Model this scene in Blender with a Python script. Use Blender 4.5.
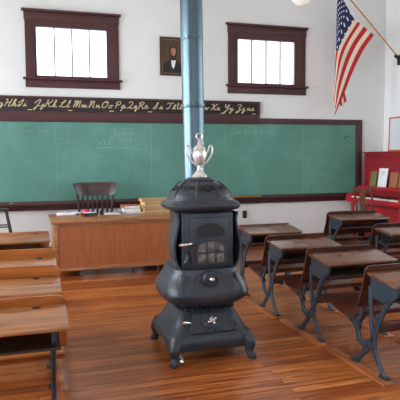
import bpy, bmesh, math, random
from math import pi, sin, cos, tan, atan, sqrt, radians
from mathutils import Vector, Matrix

C = bpy.context.scene.collection
for o in list(bpy.data.objects):
    bpy.data.objects.remove(o)

# ------------------------------------------------------------------ camera, world, light, exposure
CAM_Z, YAW, PITCH, ROLL, FOC = 1.6225, 0.2985, 0.0756, -0.0071, 546.33
cd = bpy.data.cameras.new('camera')
cd.sensor_width = 36.0
cd.lens = FOC / 400.0 * 36.0
cam = bpy.data.objects.new('camera', cd)
C.objects.link(cam)
cam.location = (0, 0, CAM_Z)
cam.matrix_world = (Matrix.Translation((0, 0, CAM_Z)) @ Matrix.Rotation(-YAW, 4, 'Z')
                    @ Matrix.Rotation(pi / 2 - PITCH, 4, 'X') @ Matrix.Rotation(ROLL, 4, 'Z'))
bpy.context.scene.camera = cam

vs = bpy.context.scene.view_settings
vs.view_transform = 'Standard'
vs.look = 'None'
vs.gamma = 1.0
vs.use_curve_mapping = False
vs.exposure = 1.32

w = bpy.data.worlds.new('World')
bpy.context.scene.world = w
w.use_nodes = True
bg = w.node_tree.nodes['Background']
bg.inputs[0].default_value = (0.86, 0.93, 1.0, 1)
bg.inputs[1].default_value = 1.5

ROOM_L, ROOM_R, ROOM_B, ROOM_F, ROOM_H = -3.6, 6.647, 9.273, -2.6, 4.75
SIDE_WINDOWS_L = [(-1.0, 0.3), (2.0, 3.3), (4.6, 5.9), (7.2, 8.5)]
SIDE_WINDOWS_R = [(-1.0, 0.3), (2.0, 3.3), (4.6, 5.9)]
WZ0, WZ1 = 0.95, 3.75


def window_light(loc, rz, sx, sy, power, col=(0.9, 0.95, 1.0), tilt=0.0):
    ld = bpy.data.lights.new('daylight_and_fill', 'AREA')
    ld.shape = 'RECTANGLE'
    ld.size, ld.size_y = sx, sy
    ld.energy = power
    ld.color = col
    o = bpy.data.objects.new('daylight_and_fill', ld)
    C.objects.link(o)
    o.location = loc
    o.rotation_euler = (pi / 2 - tilt, 0, rz)
    return o


PL, PR = 104, 34
for (y0, y1) in SIDE_WINDOWS_L:
    window_light((ROOM_L - 0.16, (y0 + y1) / 2, (WZ0 + WZ1) / 2), -pi / 2, y1 - y0, WZ1 - WZ0, PL)
for (y0, y1) in SIDE_WINDOWS_R:
    window_light((ROOM_R + 0.16, (y0 + y1) / 2, (WZ0 + WZ1) / 2), pi / 2, y1 - y0, WZ1 - WZ0, PR)
FILL_WINDOWS = [(-2.4, -1.0), (0.6, 2.0), (3.8, 5.2)]  # unseen windows added behind the camera for fill light
for (x0, x1) in FILL_WINDOWS:
    window_light(((x0 + x1) / 2, ROOM_F - 0.16, (WZ0 + WZ1) / 2), 0.0 + pi, x1 - x0, WZ1 - WZ0, 38, (1.0, 0.98, 0.94))  # added fill lamps, one behind each rear opening

# ------------------------------------------------------------------ materials


def srgb(r, g, b):
    f = lambda c: (c / 255) / 12.92 if c / 255 <= 0.04045 else ((c / 255 + 0.055) / 1.055) ** 2.4
    return (f(r), f(g), f(b), 1)


def new_mat(name):
    m = bpy.data.materials.new(name)
    m.use_nodes = True
    nt = m.node_tree
    return m, nt, nt.nodes['Principled BSDF']


def N(nt, t, **k):
    n = nt.nodes.new(t)
    for a, b in k.items():
        setattr(n, a, b)
    return n


def ramp(nt, fac, stops):
    r = N(nt, 'ShaderNodeValToRGB')
    el = r.color_ramp.elements
    while len(el) < len(stops):
        el.new(0.5)
    for e, (p, c) in zip(el, stops):
        e.position = p
        e.color = c
    nt.links.new(fac, r.inputs[0])
    return r.outputs[0]


def plain(name, col, rough=0.5, metal=0.0, var=0.12, scale=6.0, bump=0.0, spec=0.5):
    """colour with a soft natural unevenness"""
    m, nt, b = new_mat(name)
    tc = N(nt, 'ShaderNodeTexCoord')
    no = N(nt, 'ShaderNodeTexNoise')
    no.inputs['Scale'].default_value = scale
    no.inputs['Detail'].default_value = 5
    nt.links.new(tc.outputs['Object'], no.inputs['Vector'])
    lo = tuple(c * (1 - var) for c in col[:3]) + (1,)
    hi = tuple(min(1, c * (1 + var)) for c in col[:3]) + (1,)
    nt.links.new(ramp(nt, no.outputs[0], [(0.3, lo), (0.7, hi)]), b.inputs['Base Color'])
    b.inputs['Roughness'].default_value = rough
    b.inputs['Metallic'].default_value = metal
    b.inputs['Specular IOR Level'].default_value = spec
    if bump:
        bp = N(nt, 'ShaderNodeBump')
        bp.inputs['Strength'].default_value = bump
        bp.inputs['Distance'].default_value = 0.01
        nt.links.new(no.outputs[0], bp.inputs['Height'])
        nt.links.new(bp.outputs[0], b.inputs['Normal'])
    return m


def wood(name, dark, mid, light, axis='X', rough=0.35, scale=1.0, coat=0.15, wear=None):
    """grain stretched along one axis"""
    m, nt, b = new_mat(name)
    tc = N(nt, 'ShaderNodeTexCoord')
    mp = N(nt, 'ShaderNodeMapping')
    s = {'X': (1.2, 14, 14), 'Y': (14, 1.2, 14), 'Z': (14, 14, 1.2)}[axis]
    mp.inputs['Scale'].default_value = tuple(v * scale for v in s)
    oi = N(nt, 'ShaderNodeObjectInfo')
    nt.links.new(tc.outputs['Object'], mp.inputs['Vector'])
    add = N(nt, 'ShaderNodeVectorMath', operation='ADD')
    mul = N(nt, 'ShaderNodeVectorMath', operation='SCALE')
    mul.inputs['Scale'].default_value = 37.0
    nt.links.new(oi.outputs['Random'], mul.inputs[0])
    nt.links.new(mp.outputs[0], add.inputs[0])
    nt.links.new(mul.outputs[0], add.inputs[1])
    n1 = N(nt, 'ShaderNodeTexNoise')
    n1.inputs['Scale'].default_value = 1.6
    n1.inputs['Detail'].default_value = 7
    n1.inputs['Distortion'].default_value = 0.6
    nt.links.new(add.outputs[0], n1.inputs['Vector'])
    col = ramp(nt, n1.outputs[0], [(0.28, dark), (0.5, mid), (0.75, light)])
    n2 = N(nt, 'ShaderNodeTexNoise')
    n2.inputs['Scale'].default_value = 5.0
    n2.inputs['Detail'].default_value = 4
    nt.links.new(tc.outputs['Object'], n2.inputs['Vector'])
    if wear:
        mx = N(nt, 'ShaderNodeMix', data_type='RGBA')
        nt.links.new(ramp(nt, n2.outputs[0], [(0.45, (0, 0, 0, 1)), (0.7, (0.6, 0.6, 0.6, 1))]), mx.inputs[0])
        nt.links.new(col, mx.inputs[6])
        mx.inputs[7].default_value = wear
        col = mx.outputs[2]
    nt.links.new(col, b.inputs['Base Color'])
    rr = N(nt, 'ShaderNodeMapRange')
    rr.inputs[3].default_value = rough * 0.75
    rr.inputs[4].default_value = rough * 1.4
    nt.links.new(n2.outputs[0], rr.inputs[0])
    nt.links.new(rr.outputs[0], b.inputs['Roughness'])
    b.inputs['Coat Weight'].default_value = coat * 1.6
    b.inputs['Coat Roughness'].default_value = 0.2
    bp = N(nt, 'ShaderNodeBump')
    bp.inputs['Strength'].default_value = 0.12
    bp.inputs['Distance'].default_value = 0.004
    nt.links.new(n1.outputs[0], bp.inputs['Height'])
    nt.links.new(bp.outputs[0], b.inputs['Normal'])
    return m


def floor_mat():
    m, nt, b = new_mat('pine floorboards')
    tc = N(nt, 'ShaderNodeTexCoord')
    br = N(nt, 'ShaderNodeTexBrick')
    br.offset = 0.37
    br.inputs['Scale'].default_value = 1.0
    br.inputs['Brick Width'].default_value = 2.7
    br.inputs['Row Height'].default_value = 0.083
    br.inputs['Mortar Size'].default_value = 0.0032
    br.inputs['Mortar Smooth'].default_value = 0.3
    br.inputs['Color1'].default_value = (0, 0, 0, 1)
    br.inputs['Color2'].default_value = (1, 1, 1, 1)
    br.inputs['Mortar'].default_value = (0.5, 0.5, 0.5, 1)
    nt.links.new(tc.outputs['Object'], br.inputs['Vector'])
    mp = N(nt, 'ShaderNodeMapping')
    mp.inputs['Scale'].default_value = (0.9, 13, 1)
    nt.links.new(tc.outputs['Object'], mp.inputs['Vector'])
    off = N(nt, 'ShaderNodeVectorMath', operation='ADD')
    sc = N(nt, 'ShaderNodeVectorMath', operation='SCALE')
    sc.inputs['Scale'].default_value = 9.0
    nt.links.new(br.outputs['Color'], sc.inputs[0])
    nt.links.new(mp.outputs[0], off.inputs[0])
    nt.links.new(sc.outputs[0], off.inputs[1])
    gr = N(nt, 'ShaderNodeTexNoise')
    gr.inputs['Scale'].default_value = 2.2
    gr.inputs['Detail'].default_value = 8
    gr.inputs['Distortion'].default_value = 0.8
    nt.links.new(off.outputs[0], gr.inputs['Vector'])
    c1 = ramp(nt, gr.outputs[0], [(0.25, srgb(112, 54, 20)), (0.5, srgb(188, 112, 52)), (0.78, srgb(224, 150, 84))])
    c2 = ramp(nt, br.outputs['Color'], [(0.0, srgb(186, 160, 146)), (0.5, srgb(228, 216, 208)), (1.0, srgb(255, 255, 250))])
    mx = N(nt, 'ShaderNodeMix', data_type='RGBA', blend_type='MULTIPLY')
    mx.inputs[0].default_value = 1.0
    nt.links.new(c1, mx.inputs[6])
    nt.links.new(c2, mx.inputs[7])
    # big soft worn areas
    bigN = N(nt, 'ShaderNodeTexNoise')
    bigN.inputs['Scale'].default_value = 0.9
    bigN.inputs['Detail'].default_value = 3
    nt.links.new(tc.outputs['Object'], bigN.inputs['Vector'])
    mx2 = N(nt, 'ShaderNodeMix', data_type='RGBA', blend_type='MULTIPLY')
    mx2.inputs[0].default_value = 1.0
    nt.links.new(mx.outputs[2], mx2.inputs[6])
    nt.links.new(ramp(nt, bigN.outputs[0], [(0.35, srgb(215, 200, 195)), (0.65, srgb(255, 250, 245))]), mx2.inputs[7])
    # gaps
    mx3 = N(nt, 'ShaderNodeMix', data_type='RGBA')
    nt.links.new(br.outputs['Fac'], mx3.inputs[0])
    nt.links.new(mx2.outputs[2], mx3.inputs[6])
    mx3.inputs[7].default_value = srgb(60, 24, 12)
    last = mx3.outputs[2]
    # dark knots
    for (kx, ky, rx, ry) in KNOTS:
        sub = N(nt, 'ShaderNodeMapping')
        sub.inputs['Location'].default_value = (-kx / rx, -ky / ry, 0)
        sub.inputs['Scale'].default_value = (1 / rx, 1 / ry, 0)
        nt.links.new(tc.outputs['Object'], sub.inputs['Vector'])
        ln = N(nt, 'ShaderNodeVectorMath', operation='LENGTH')
        nt.links.new(sub.outputs[0], ln.inputs[0])
        mk = N(nt, 'ShaderNodeMix', data_type='RGBA')
        nt.links.new(ramp(nt, ln.outputs['Value'], [(0.45, (0.85, 0.85, 0.85, 1)), (1.0, (0, 0, 0, 1))]), mk.inputs[0])
        nt.links.new(last, mk.inputs[6])
        mk.inputs[7].default_value = srgb(58, 30, 22)
        last = mk.outputs[2]
    nt.links.new(last, b.inputs['Base Color'])
    rr = N(nt, 'ShaderNodeMapRange')
    rr.inputs[3].default_value = 0.22
    rr.inputs[4].default_value = 0.42
    nt.links.new(bigN.outputs[0], rr.inputs[0])
    nt.links.new(rr.outputs[0], b.inputs['Roughness'])
    b.inputs['Specular IOR Level'].default_value = 0.55
    bp = N(nt, 'ShaderNodeBump', invert=True)
    bp.inputs['Strength'].default_value = 0.25
    bp.inputs['Distance'].default_value = 0.004
    nt.links.new(br.outputs['Fac'], bp.inputs['Height'])
    nt.links.new(bp.outputs[0], b.inputs['Normal'])
    return m


def chalk_mat():
    m, nt, b = new_mat('green slate')
    tc = N(nt, 'ShaderNodeTexCoord')
    n1 = N(nt, 'ShaderNodeTexNoise')
    n1.inputs['Scale'].default_value = 1.5
    n1.inputs['Detail'].default_value = 8
    n1.inputs['Roughness'].default_value = 0.65
    n1.inputs['Distortion'].default_value = 0.7
    nt.links.new(tc.outputs['Object'], n1.inputs['Vector'])
    nt.links.new(ramp(nt, n1.outputs[0], [(0.3, srgb(80, 132, 118)), (0.55, srgb(92, 145, 131)), (0.8, srgb(118, 166, 154))]),
                 b.inputs['Base Color'])
    b.inputs['Roughness'].default_value = 0.55
    return m


def glass_mat():
    m, nt, b = new_mat('window glass')
    nt.nodes.remove(b)
    out = nt.nodes['Material Output']
    tr = N(nt, 'ShaderNodeBsdfTransparent')
    tr.inputs[0].default_value = (0.97, 0.98, 0.99, 1)
    gl = N(nt, 'ShaderNodeBsdfGlossy')
    gl.inputs['Roughness'].default_value = 0.03
    fr = N(nt, 'ShaderNodeFresnel')
    fr.inputs[0].default_value = 1.45
    mx = N(nt, 'ShaderNodeMixShader')
    nt.links.new(fr.outputs[0], mx.inputs[0])
    nt.links.new(tr.outputs[0], mx.inputs[1])
    nt.links.new(gl.outputs[0], mx.inputs[2])
    nt.links.new(mx.outputs[0], out.inputs[0])
    return m


def flag_mat():
    """thirteen stripes and a starred canton laid out in the cloth's own UV"""
    m, nt, b = new_mat('flag cloth')
    uv = N(nt, 'ShaderNodeUVMap')
    uv.uv_map = 'UVMap'
    sp = N(nt, 'ShaderNodeSeparateXYZ')
    nt.links.new(uv.outputs[0], sp.inputs[0])

    def M(op, a, c=None):
        n = N(nt, 'ShaderNodeMath', operation=op)
        for i, v in enumerate((a, c)):
            if v is None:
                continue
            if isinstance(v, (int, float)):
                n.inputs[i].default_value = v
            else:
                nt.links.new(v, n.inputs[i])
        return n.outputs[0]
    u, v = sp.outputs[0], sp.outputs[1]          # u along the fly, v along the hoist from the top
    s = M('MODULO', M('FLOOR', M('MULTIPLY', v, 13.0)), 2.0)      # 0 red, 1 white
    mx = N(nt, 'ShaderNodeMix', data_type='RGBA')
    nt.links.new(s, mx.inputs[0])
    mx.inputs[6].default_value = srgb(196, 24, 44)
    mx.inputs[7].default_value = srgb(240, 226, 200)
    inc = M('MULTIPLY', M('LESS_THAN', u, 0.4), M('LESS_THAN', v, 7 / 13))
    # stars: two offset grids
    def dots(ou, ov):
        du = M('SUBTRACT', M('FRACT', M('ADD', M('DIVIDE', u, 0.4 / 5.5), ou)), 0.5)
        dv = M('SUBTRACT', M('FRACT', M('ADD', M('DIVIDE', v, (7 / 13) / 4.5), ov)), 0.5)
        d = M('SQRT', M('ADD', M('MULTIPLY', M('MULTIPLY', du, du), 1.0), M('MULTIPLY', M('MULTIPLY', dv, dv), 1.0)))
        return M('LESS_THAN', d, 0.145)
    st = M('MAXIMUM', dots(0.0, 0.0), dots(0.5, 0.5))
    mc = N(nt, 'ShaderNodeMix', data_type='RGBA')
    nt.links.new(st, mc.inputs[0])
    mc.inputs[6].default_value = srgb(28, 40, 92)
    mc.inputs[7].default_value = srgb(235, 232, 225)
    mf = N(nt, 'ShaderNodeMix', data_type='RGBA')
    nt.links.new(inc, mf.inputs[0])
    nt.links.new(mx.outputs[2], mf.inputs[6])
    nt.links.new(mc.outputs[2], mf.inputs[7])
    nt.links.new(mf.outputs[2], b.inputs['Base Color'])
    b.inputs['Roughness'].default_value = 0.8
    return m


KNOTS = [(0.34, 3.02, 0.085, 0.018), (1.17, 2.72, 0.05, 0.02), (1.33, 2.735, 0.025, 0.012), (2.95, 3.6, 0.04, 0.014)]
M_FLOOR = floor_mat()
M_WALL = plain('white plaster wall', srgb(228, 230, 229), 0.85, var=0.02, scale=2.5, bump=0.05)
M_CEIL = plain('cream ceiling boards', srgb(225, 218, 204), 0.8, var=0.03, scale=3)
M_TRIM = plain('maroon painted trim', srgb(74, 40, 42), 0.42, var=0.08, scale=5)
M_SLATE = chalk_mat()
M_SEAM = plain('slate joint', srgb(120, 164, 152), 0.7)
M_CHALK = plain('chalk', srgb(136, 176, 164), 0.9, var=0.05)
M_CHALKW = plain('white chalk', srgb(235, 235, 230), 0.9, var=0.05)
M_GLASS = glass_mat()
M_MUNTIN = plain('grey violet sash bars', srgb(150, 142, 160), 0.5)
M_BLACKCARD = plain('black card', srgb(42, 34, 38), 0.7)
M_CREAM = plain('cream lettering', srgb(206, 188, 150), 0.7, var=0.05)
M_IRON = plain('black cast iron', srgb(50, 55, 62), 0.42, metal=0.35, var=0.18, scale=18, bump=0.15)
M_IRON2 = plain('blackened desk iron', srgb(46, 56, 66), 0.4, metal=0.3, var=0.2, scale=20, bump=0.15)
M_VOID = plain('hole shade and scuff black', srgb(10, 10, 12), 0.9)  # paints the shade inside holes, also used for a board scuff
M_NICKEL = plain('nickel', srgb(200, 198, 196), 0.25, metal=1.0, var=0.08, scale=30)
M_SILVER = plain('tarnished silver plate', srgb(222, 216, 212), 0.34, metal=0.85, var=0.2, scale=25)
M_PIPE = plain('blued steel stovepipe', srgb(84, 102, 110), 0.33, metal=0.85, var=0.08, scale=3)
M_MICA = plain('cloudy mica', srgb(104, 98, 94), 0.35, var=0.85, scale=24)
M_OAK = wood('oak desk veneer', srgb(146, 80, 42), srgb(158, 90, 48), srgb(170, 102, 58), 'Z', 0.42, 1.6)
M_OAKT = wood('oak desk top', srgb(128, 78, 46), srgb(158, 102, 62), srgb(186, 130, 84), 'X', 0.3)
M_HONEY = wood('honey brown desk wood', srgb(84, 46, 22), srgb(146, 90, 46), srgb(178, 120, 68), 'X', 0.28, wear=srgb(128, 96, 78))
M_HONEYD = wood('orange brown board', srgb(110, 56, 20), srgb(160, 90, 36), srgb(178, 106, 48), 'X', 0.35)
M_RED_W = wood('reddish brown desk wood', srgb(58, 30, 18), srgb(92, 54, 33), srgb(122, 76, 50), 'X', 0.27)
M_RED_D = wood('dark reddish board', srgb(38, 17, 11), srgb(66, 31, 19), srgb(96, 50, 30), 'X', 0.33)
M_SHELF = wood('shade darkened shelf wood', srgb(26, 18, 16), srgb(44, 30, 26), srgb(62, 44, 38), 'X', 0.45)  # colour darkened to carry the shade inside the book box
M_RUN = wood('pine runner board', srgb(104, 54, 26), srgb(150, 84, 42), srgb(176, 106, 58), 'Y', 0.36)
M_DKCHAIR = wood('dark walnut chair', srgb(40, 24, 24), srgb(62, 38, 38), srgb(84, 56, 54), 'X', 0.35)
M_CHAIR2 = wood('brown bentwood chair', srgb(60, 30, 20), srgb(92, 50, 33), srgb(118, 70, 48), 'Z', 0.35)
M_STOOL = plain('dark stool wood', srgb(62, 44, 48), 0.5)
M_REDP = plain('red painted wood', srgb(140, 26, 38), 0.4, var=0.1, scale=3)
M_REDP2 = plain('bright red painted wood', srgb(176, 30, 38), 0.38, var=0.06, scale=3)
M_IVORY = plain('ivory keys', srgb(236, 236, 232), 0.3, var=0.03)
M_BLACK = plain('black lacquer', srgb(22, 20, 22), 0.35)
M_PAPER = plain('white paper', srgb(232, 234, 236), 0.8, var=0.03)
M_TAN = plain('tan cover', srgb(206, 160, 100), 0.6)
M_TAN2 = plain('pale manila cover', srgb(222, 188, 130), 0.6)
M_PAGES = plain('page edges', srgb(168, 140, 104), 0.8)
M_PAGESW = plain('white page edges', srgb(222, 226, 222), 0.8)
M_RUST = plain('rust brown cover', srgb(170, 92, 52), 0.5)
M_TEAL = plain('grey teal cover', srgb(120, 150, 146), 0.5)
M_REDC = plain('red cover', srgb(190, 44, 48), 0.5)
M_APPLE = plain('crimson', srgb(208, 30, 84), 0.3)
M_BRASS = plain('brass', srgb(212, 158, 70), 0.35, metal=0.6)
M_BLUE = plain('pale blue plastic', srgb(150, 190, 214), 0.4)
M_OLIVE = plain('olive cover', srgb(122, 112, 66), 0.6)
M_BRN = plain('brown cover', srgb(150, 100, 70), 0.6)
M_FRAMEO = plain('orange wood moulding', srgb(196, 104, 40), 0.4)
M_PICT = plain('pale print', srgb(205, 214, 216), 0.5, var=0.03)
M_VIOLET = plain('violet ink', srgb(70, 50, 120), 0.6)
M_DKFRAME = plain('dark walnut moulding', srgb(64, 36, 28), 0.35)
M_GILT = plain('dull gilt', srgb(140, 104, 58), 0.4, metal=0.4)
M_CANVAS = plain('brown painted ground', srgb(78, 60, 46), 0.5, var=0.3, scale=5)
M_SKIN = plain('painted flesh', srgb(176, 118, 92), 0.5, var=0.15, scale=30)
M_COAT = plain('painted black coat', srgb(30, 26, 26), 0.5)
M_HAIR = plain('painted dark hair', srgb(44, 32, 26), 0.5)
M_POLE = wood('varnished pole', srgb(150, 84, 34), srgb(196, 124, 56), srgb(214, 148, 80), 'X', 0.35)
M_OPAL = plain('opal glass', srgb(245, 243, 236), 0.2, var=0.01)
M_FLAG = flag_mat()

# ------------------------------------------------------------------ mesh helpers


class MB:
    def __init__(self):
        self.bm = bmesh.new()

    def box(self, x0, x1, y0, y1, z0, z1, bev=0.0, seg=2, M=None):
        r = bmesh.ops.create_cube(self.bm, size=1.0)
        vs_ = r['verts']
        for v in vs_:
            v.co = Vector(((x0 + x1) / 2 + v.co.x * (x1 - x0), (y0 + y1) / 2 + v.co.y * (y1 - y0),
                           (z0 + z1) / 2 + v.co.z * (z1 - z0)))
        if bev:
            es = list({e for v in vs_ for e in v.link_edges})
            out = bmesh.ops.bevel(self.bm, geom=es, offset=bev, segments=seg, profile=0.5, affect='EDGES')
            vs_ = [v for v in out['verts'] if v.is_valid] + [v for v in vs_ if v.is_valid]
        if M is not None:
            for v in set(vs_):
                v.co = M @ v.co
        return self

    def rings(self, rings, cap=True, closed=False):
        R = [[self.bm.verts.new(p) for p in r] for r in rings]
        n = len(R[0])
        for a, b_ in zip(R, R[1:] + ([R[0]] if closed else [])):
            for i in range(n):
                j = (i + 1) % n
                try:
                    self.bm.faces.new((a[i], a[j], b_[j], b_[i]))
                except ValueError:
                    pass
        if cap and not closed:
            self.bm.faces.new(R[0][::-1])
            self.bm.faces.new(R[-1])
        return self

    def tube(self, pts, r, seg=10, flat=None):
        """r: number or one per point; flat=(fx) squashes sideways"""
        pts = [Vector(p) for p in pts]
        rs = r if isinstance(r, (list, tuple)) else [r] * len(pts)
        rings = []
        up = None
        for i, p in enumerate(pts):
            t = (pts[min(i + 1, len(pts) - 1)] - pts[max(i - 1, 0)]).normalized()
            if up is None:
                up = Vector((1, 0, 0)) if abs(t.x) < 0.9 else Vector((0, 0, 1))
            s_ = t.cross(up).normalized()
            u_ = s_.cross(t).normalized()
            up = u_
            k = flat if flat else 1.0
            rings.append([p + s_ * (cos(2 * pi * a / seg) * rs[i]) + u_ * (sin(2 * pi * a / seg) * rs[i] * k) for a in range(seg)])
        return self.rings(rings)

    def beam(self, pts, wd, x0, x1):
        """bar of the YZ plane: pts (y,z), in-plane width wd, spanning x0..x1 with chamfered edges"""
        pts = [Vector((0, p[0], p[1])) for p in pts]
        ws = (list(wd) + [wd[-1]] * len(pts)) if isinstance(wd, (list, tuple)) else [wd] * len(pts)
        rings = []
        xm, hx = (x0 + x1) / 2, (x1 - x0) / 2
        for i, p in enumerate(pts):
            t = (pts[min(i + 1, len(pts) - 1)] - pts[max(i - 1, 0)]).normalized()
            n_ = Vector((0, -t.z, t.y))
            h = ws[i] / 2
            sec = [(1, .5), (.5, 1), (-.5, 1), (-1, .5), (-1, -.5), (-.5, -1), (.5, -1), (1, -.5)]
            rings.append([p + Vector((xm + hx * a, 0, 0)) + n_ * (h * b_) for a, b_ in sec])
        return self.rings(rings)

    def lathe(self, prof, seg=32, c=(0, 0, 0), axis='Z'):
        rings = []
        for (r, h) in prof:
            ring = []
            for a in range(seg):
                t = 2 * pi * a / seg
                x, y, z = r * cos(t), r * sin(t), h
                if axis == 'Y':
                    x, y, z = r * cos(t), h, r * sin(t)
                if axis == 'X':
                    x, y, z = h, r * cos(t), r * sin(t)
                ring.append((c[0] + x, c[1] + y, c[2] + z))
            rings.append(ring)
        return self.rings(rings)

    def prism(self, poly, axis, a, b_, bev=0.0):
        """poly in the two remaining axes in order (x,y),(x,z),(y,z)"""
        def P(p, h):
            return {'Z': (p[0], p[1], h), 'Y': (p[0], h, p[1]), 'X': (h, p[0], p[1])}[axis]
        A = [self.bm.verts.new(P(p, a)) for p in poly]
        B = [self.bm.verts.new(P(p, b_)) for p in poly]
        n = len(poly)
        fs = [self.bm.faces.new(A[::-1]), self.bm.faces.new(B)]
        for i in range(n):
            fs.append(self.bm.faces.new((A[i], A[(i + 1) % n], B[(i + 1) % n], B[i])))
        if bev:
            es = list({e for v in A + B for e in v.link_edges})
            bmesh.ops.bevel(self.bm, geom=es, offset=bev, segments=2, profile=0.5, affect='EDGES')
        return self

    def grid(self, f, nu, nv, th=0.0):
        """solid sheet: f(u,v)->(front point, back point)"""
        F = [[None] * (nv + 1) for _ in range(nu + 1)]
        Bk = [[None] * (nv + 1) for _ in range(nu + 1)]
        for i in range(nu + 1):
            for j in range(nv + 1):
                a, b_ = f(i / nu, j / nv)
                F[i][j] = self.bm.verts.new(a)
                Bk[i][j] = self.bm.verts.new(b_)
        q = self.bm.faces.new
        for i in range(nu):
            for j in range(nv):
                q((F[i][j], F[i + 1][j], F[i + 1][j + 1], F[i][j + 1]))
                q((Bk[i][j], Bk[i][j + 1], Bk[i + 1][j + 1], Bk[i + 1][j]))
        for i in range(nu):
            q((F[i][0], Bk[i][0], Bk[i + 1][0], F[i + 1][0]))
            q((F[i][nv], F[i + 1][nv], Bk[i + 1][nv], Bk[i][nv]))
        for j in range(nv):
            q((F[0][j], F[0][j + 1], Bk[0][j + 1], Bk[0][j]))
            q((F[nu][j], Bk[nu][j], Bk[nu][j + 1], F[nu][j + 1]))
        return self

    def build(self, name, mat, parent=None, smooth=True, angle=35, loc=None):
        bmesh.ops.recalc_face_normals(self.bm, faces=self.bm.faces)
        if smooth:
            for f in self.bm.faces:
                f.smooth = True
            for e in self.bm.edges:
                if len(e.link_faces) == 2:
                    e.smooth = e.calc_face_angle(0) < radians(angle)
        me = bpy.data.meshes.new(name)
        self.bm.to_mesh(me)
        self.bm.free()
        me.materials.append(mat)
        o = bpy.data.objects.new(name, me)
        C.objects.link(o)
        if loc is not None:
            o.location = loc
        if parent:
            o.parent = parent
        return o


def thing(name, label, cat, loc=(0, 0, 0), rz=0.0, group=None, kind=None):
    o = bpy.data.objects.new(name, None)
    C.objects.link(o)
    o.empty_display_size = 0.1
    o.location = loc
    o.rotation_euler = (0, 0, rz)
    tag(o, label, cat, group, kind)
    return o


def tag(o, label=None, cat=None, group=None, kind=None):
    if label: o['label'] = label
    if cat: o['category'] = cat
    if group: o['group'] = group
    if kind: o['kind'] = kind
    return o


def copy_tree(o, parent=None):
    c = o.copy()
    C.objects.link(c)
    c.parent = parent
    for ch in list(o.children):
        copy_tree(ch, c)
    return c


def crom(pts, n=6):
    P = [Vector(p) for p in pts]
    if len(P) < 3:
        return P
    out = []
    for i in range(len(P) - 1):
        p0, p1, p2, p3 = P[max(i - 1, 0)], P[i], P[i + 1], P[min(i + 2, len(P) - 1)]
        for k in range(n):
            t = k / n
            out.append(0.5 * ((2 * p1) + (p2 - p0) * t + (2 * p0 - 5 * p1 + 4 * p2 - p3) * t * t + (3 * p1 - p0 - 3 * p2 + p3) * t ** 3))
    out.append(P[-1])
    return out


def px_x(px, Y):
    """place on the plane Y seen at a column of the photograph (used to read measurements off it)"""
    return Y * tan(YAW + atan((px - 200) / FOC))


# ------------------------------------------------------------------ room shell
S = 'structure'


def wall_with_holes(name, axis, a0, a1, z0, z1, holes, p0, p1, label):
    """boxes around rectangular openings (a from..to, z from..to), wall thickness p0..p1 across"""
    mb = MB()
    def bx(a, b_, c, d):
        if b_ - a < 1e-4 or d - c < 1e-4:
            return
        if axis == 'X':
            mb.box(a, b_, p0, p1, c, d)
        else:
            mb.box(p0, p1, a, b_, c, d)
    cur = a0
    for (h0, h1, k0, k1) in sorted(holes):
        bx(cur, h0, z0, z1)
        bx(h0, h1, z0, k0)
        bx(h0, h1, k1, z1)
        cur = h1
    bx(cur, a1, z0, z1)
    bmesh.ops.remove_doubles(mb.bm, verts=mb.bm.verts, dist=1e-5)
    o = mb.build(name, M_WALL, smooth=False)
    tag(o, label, 'wall', kind=S)
    return o


T = 0.15
fl = MB().box(ROOM_L, ROOM_R, ROOM_F, ROOM_B, -0.1, 0.0).build('floor', M_FLOOR, smooth=False)
tag(fl, 'glossy orange brown floor of narrow pine boards', 'floor', kind=S)
ce = MB().box(ROOM_L, ROOM_R, ROOM_F, ROOM_B, ROOM_H, ROOM_H + 0.1).build('ceiling', M_CEIL, smooth=False)
tag(ce, 'plain cream ceiling above the classroom', 'ceiling', kind=S)
GW = [(0.135, 1.25), (3.578, 4.697)]
GZ0, GZ1 = 2.975, 3.742
wall_with_holes('wall_back', 'X', ROOM_L - T, ROOM_R + T, -0.1, ROOM_H + 0.1,
                [(a - 0.02, b_ + 0.02, GZ0 - 0.02, GZ1 + 0.02) for a, b_ in GW], ROOM_B, ROOM_B + T,
                'white plaster wall behind the green chalkboard')
wall_with_holes('wall_left', 'Y', ROOM_F, ROOM_B, -0.1, ROOM_H + 0.1, [(a, b_, WZ0, WZ1) for a, b_ in SIDE_WINDOWS_L],
                ROOM_L - T, ROOM_L, 'white plaster wall on the left side of the classroom')
wall_with_holes('wall_right', 'Y', ROOM_F, ROOM_B, -0.1, ROOM_H + 0.1, [(a, b_, WZ0, WZ1) for a, b_ in SIDE_WINDOWS_R],
                ROOM_R, ROOM_R + T, 'white plaster wall behind the red piano')
wall_with_holes('wall_front', 'X', ROOM_L - T, ROOM_R + T, -0.1, ROOM_H + 0.1, [(a, b_, WZ0, WZ1) for a, b_ in FILL_WINDOWS],
                ROOM_F - T, ROOM_F, 'white plaster wall behind the camera')


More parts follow.
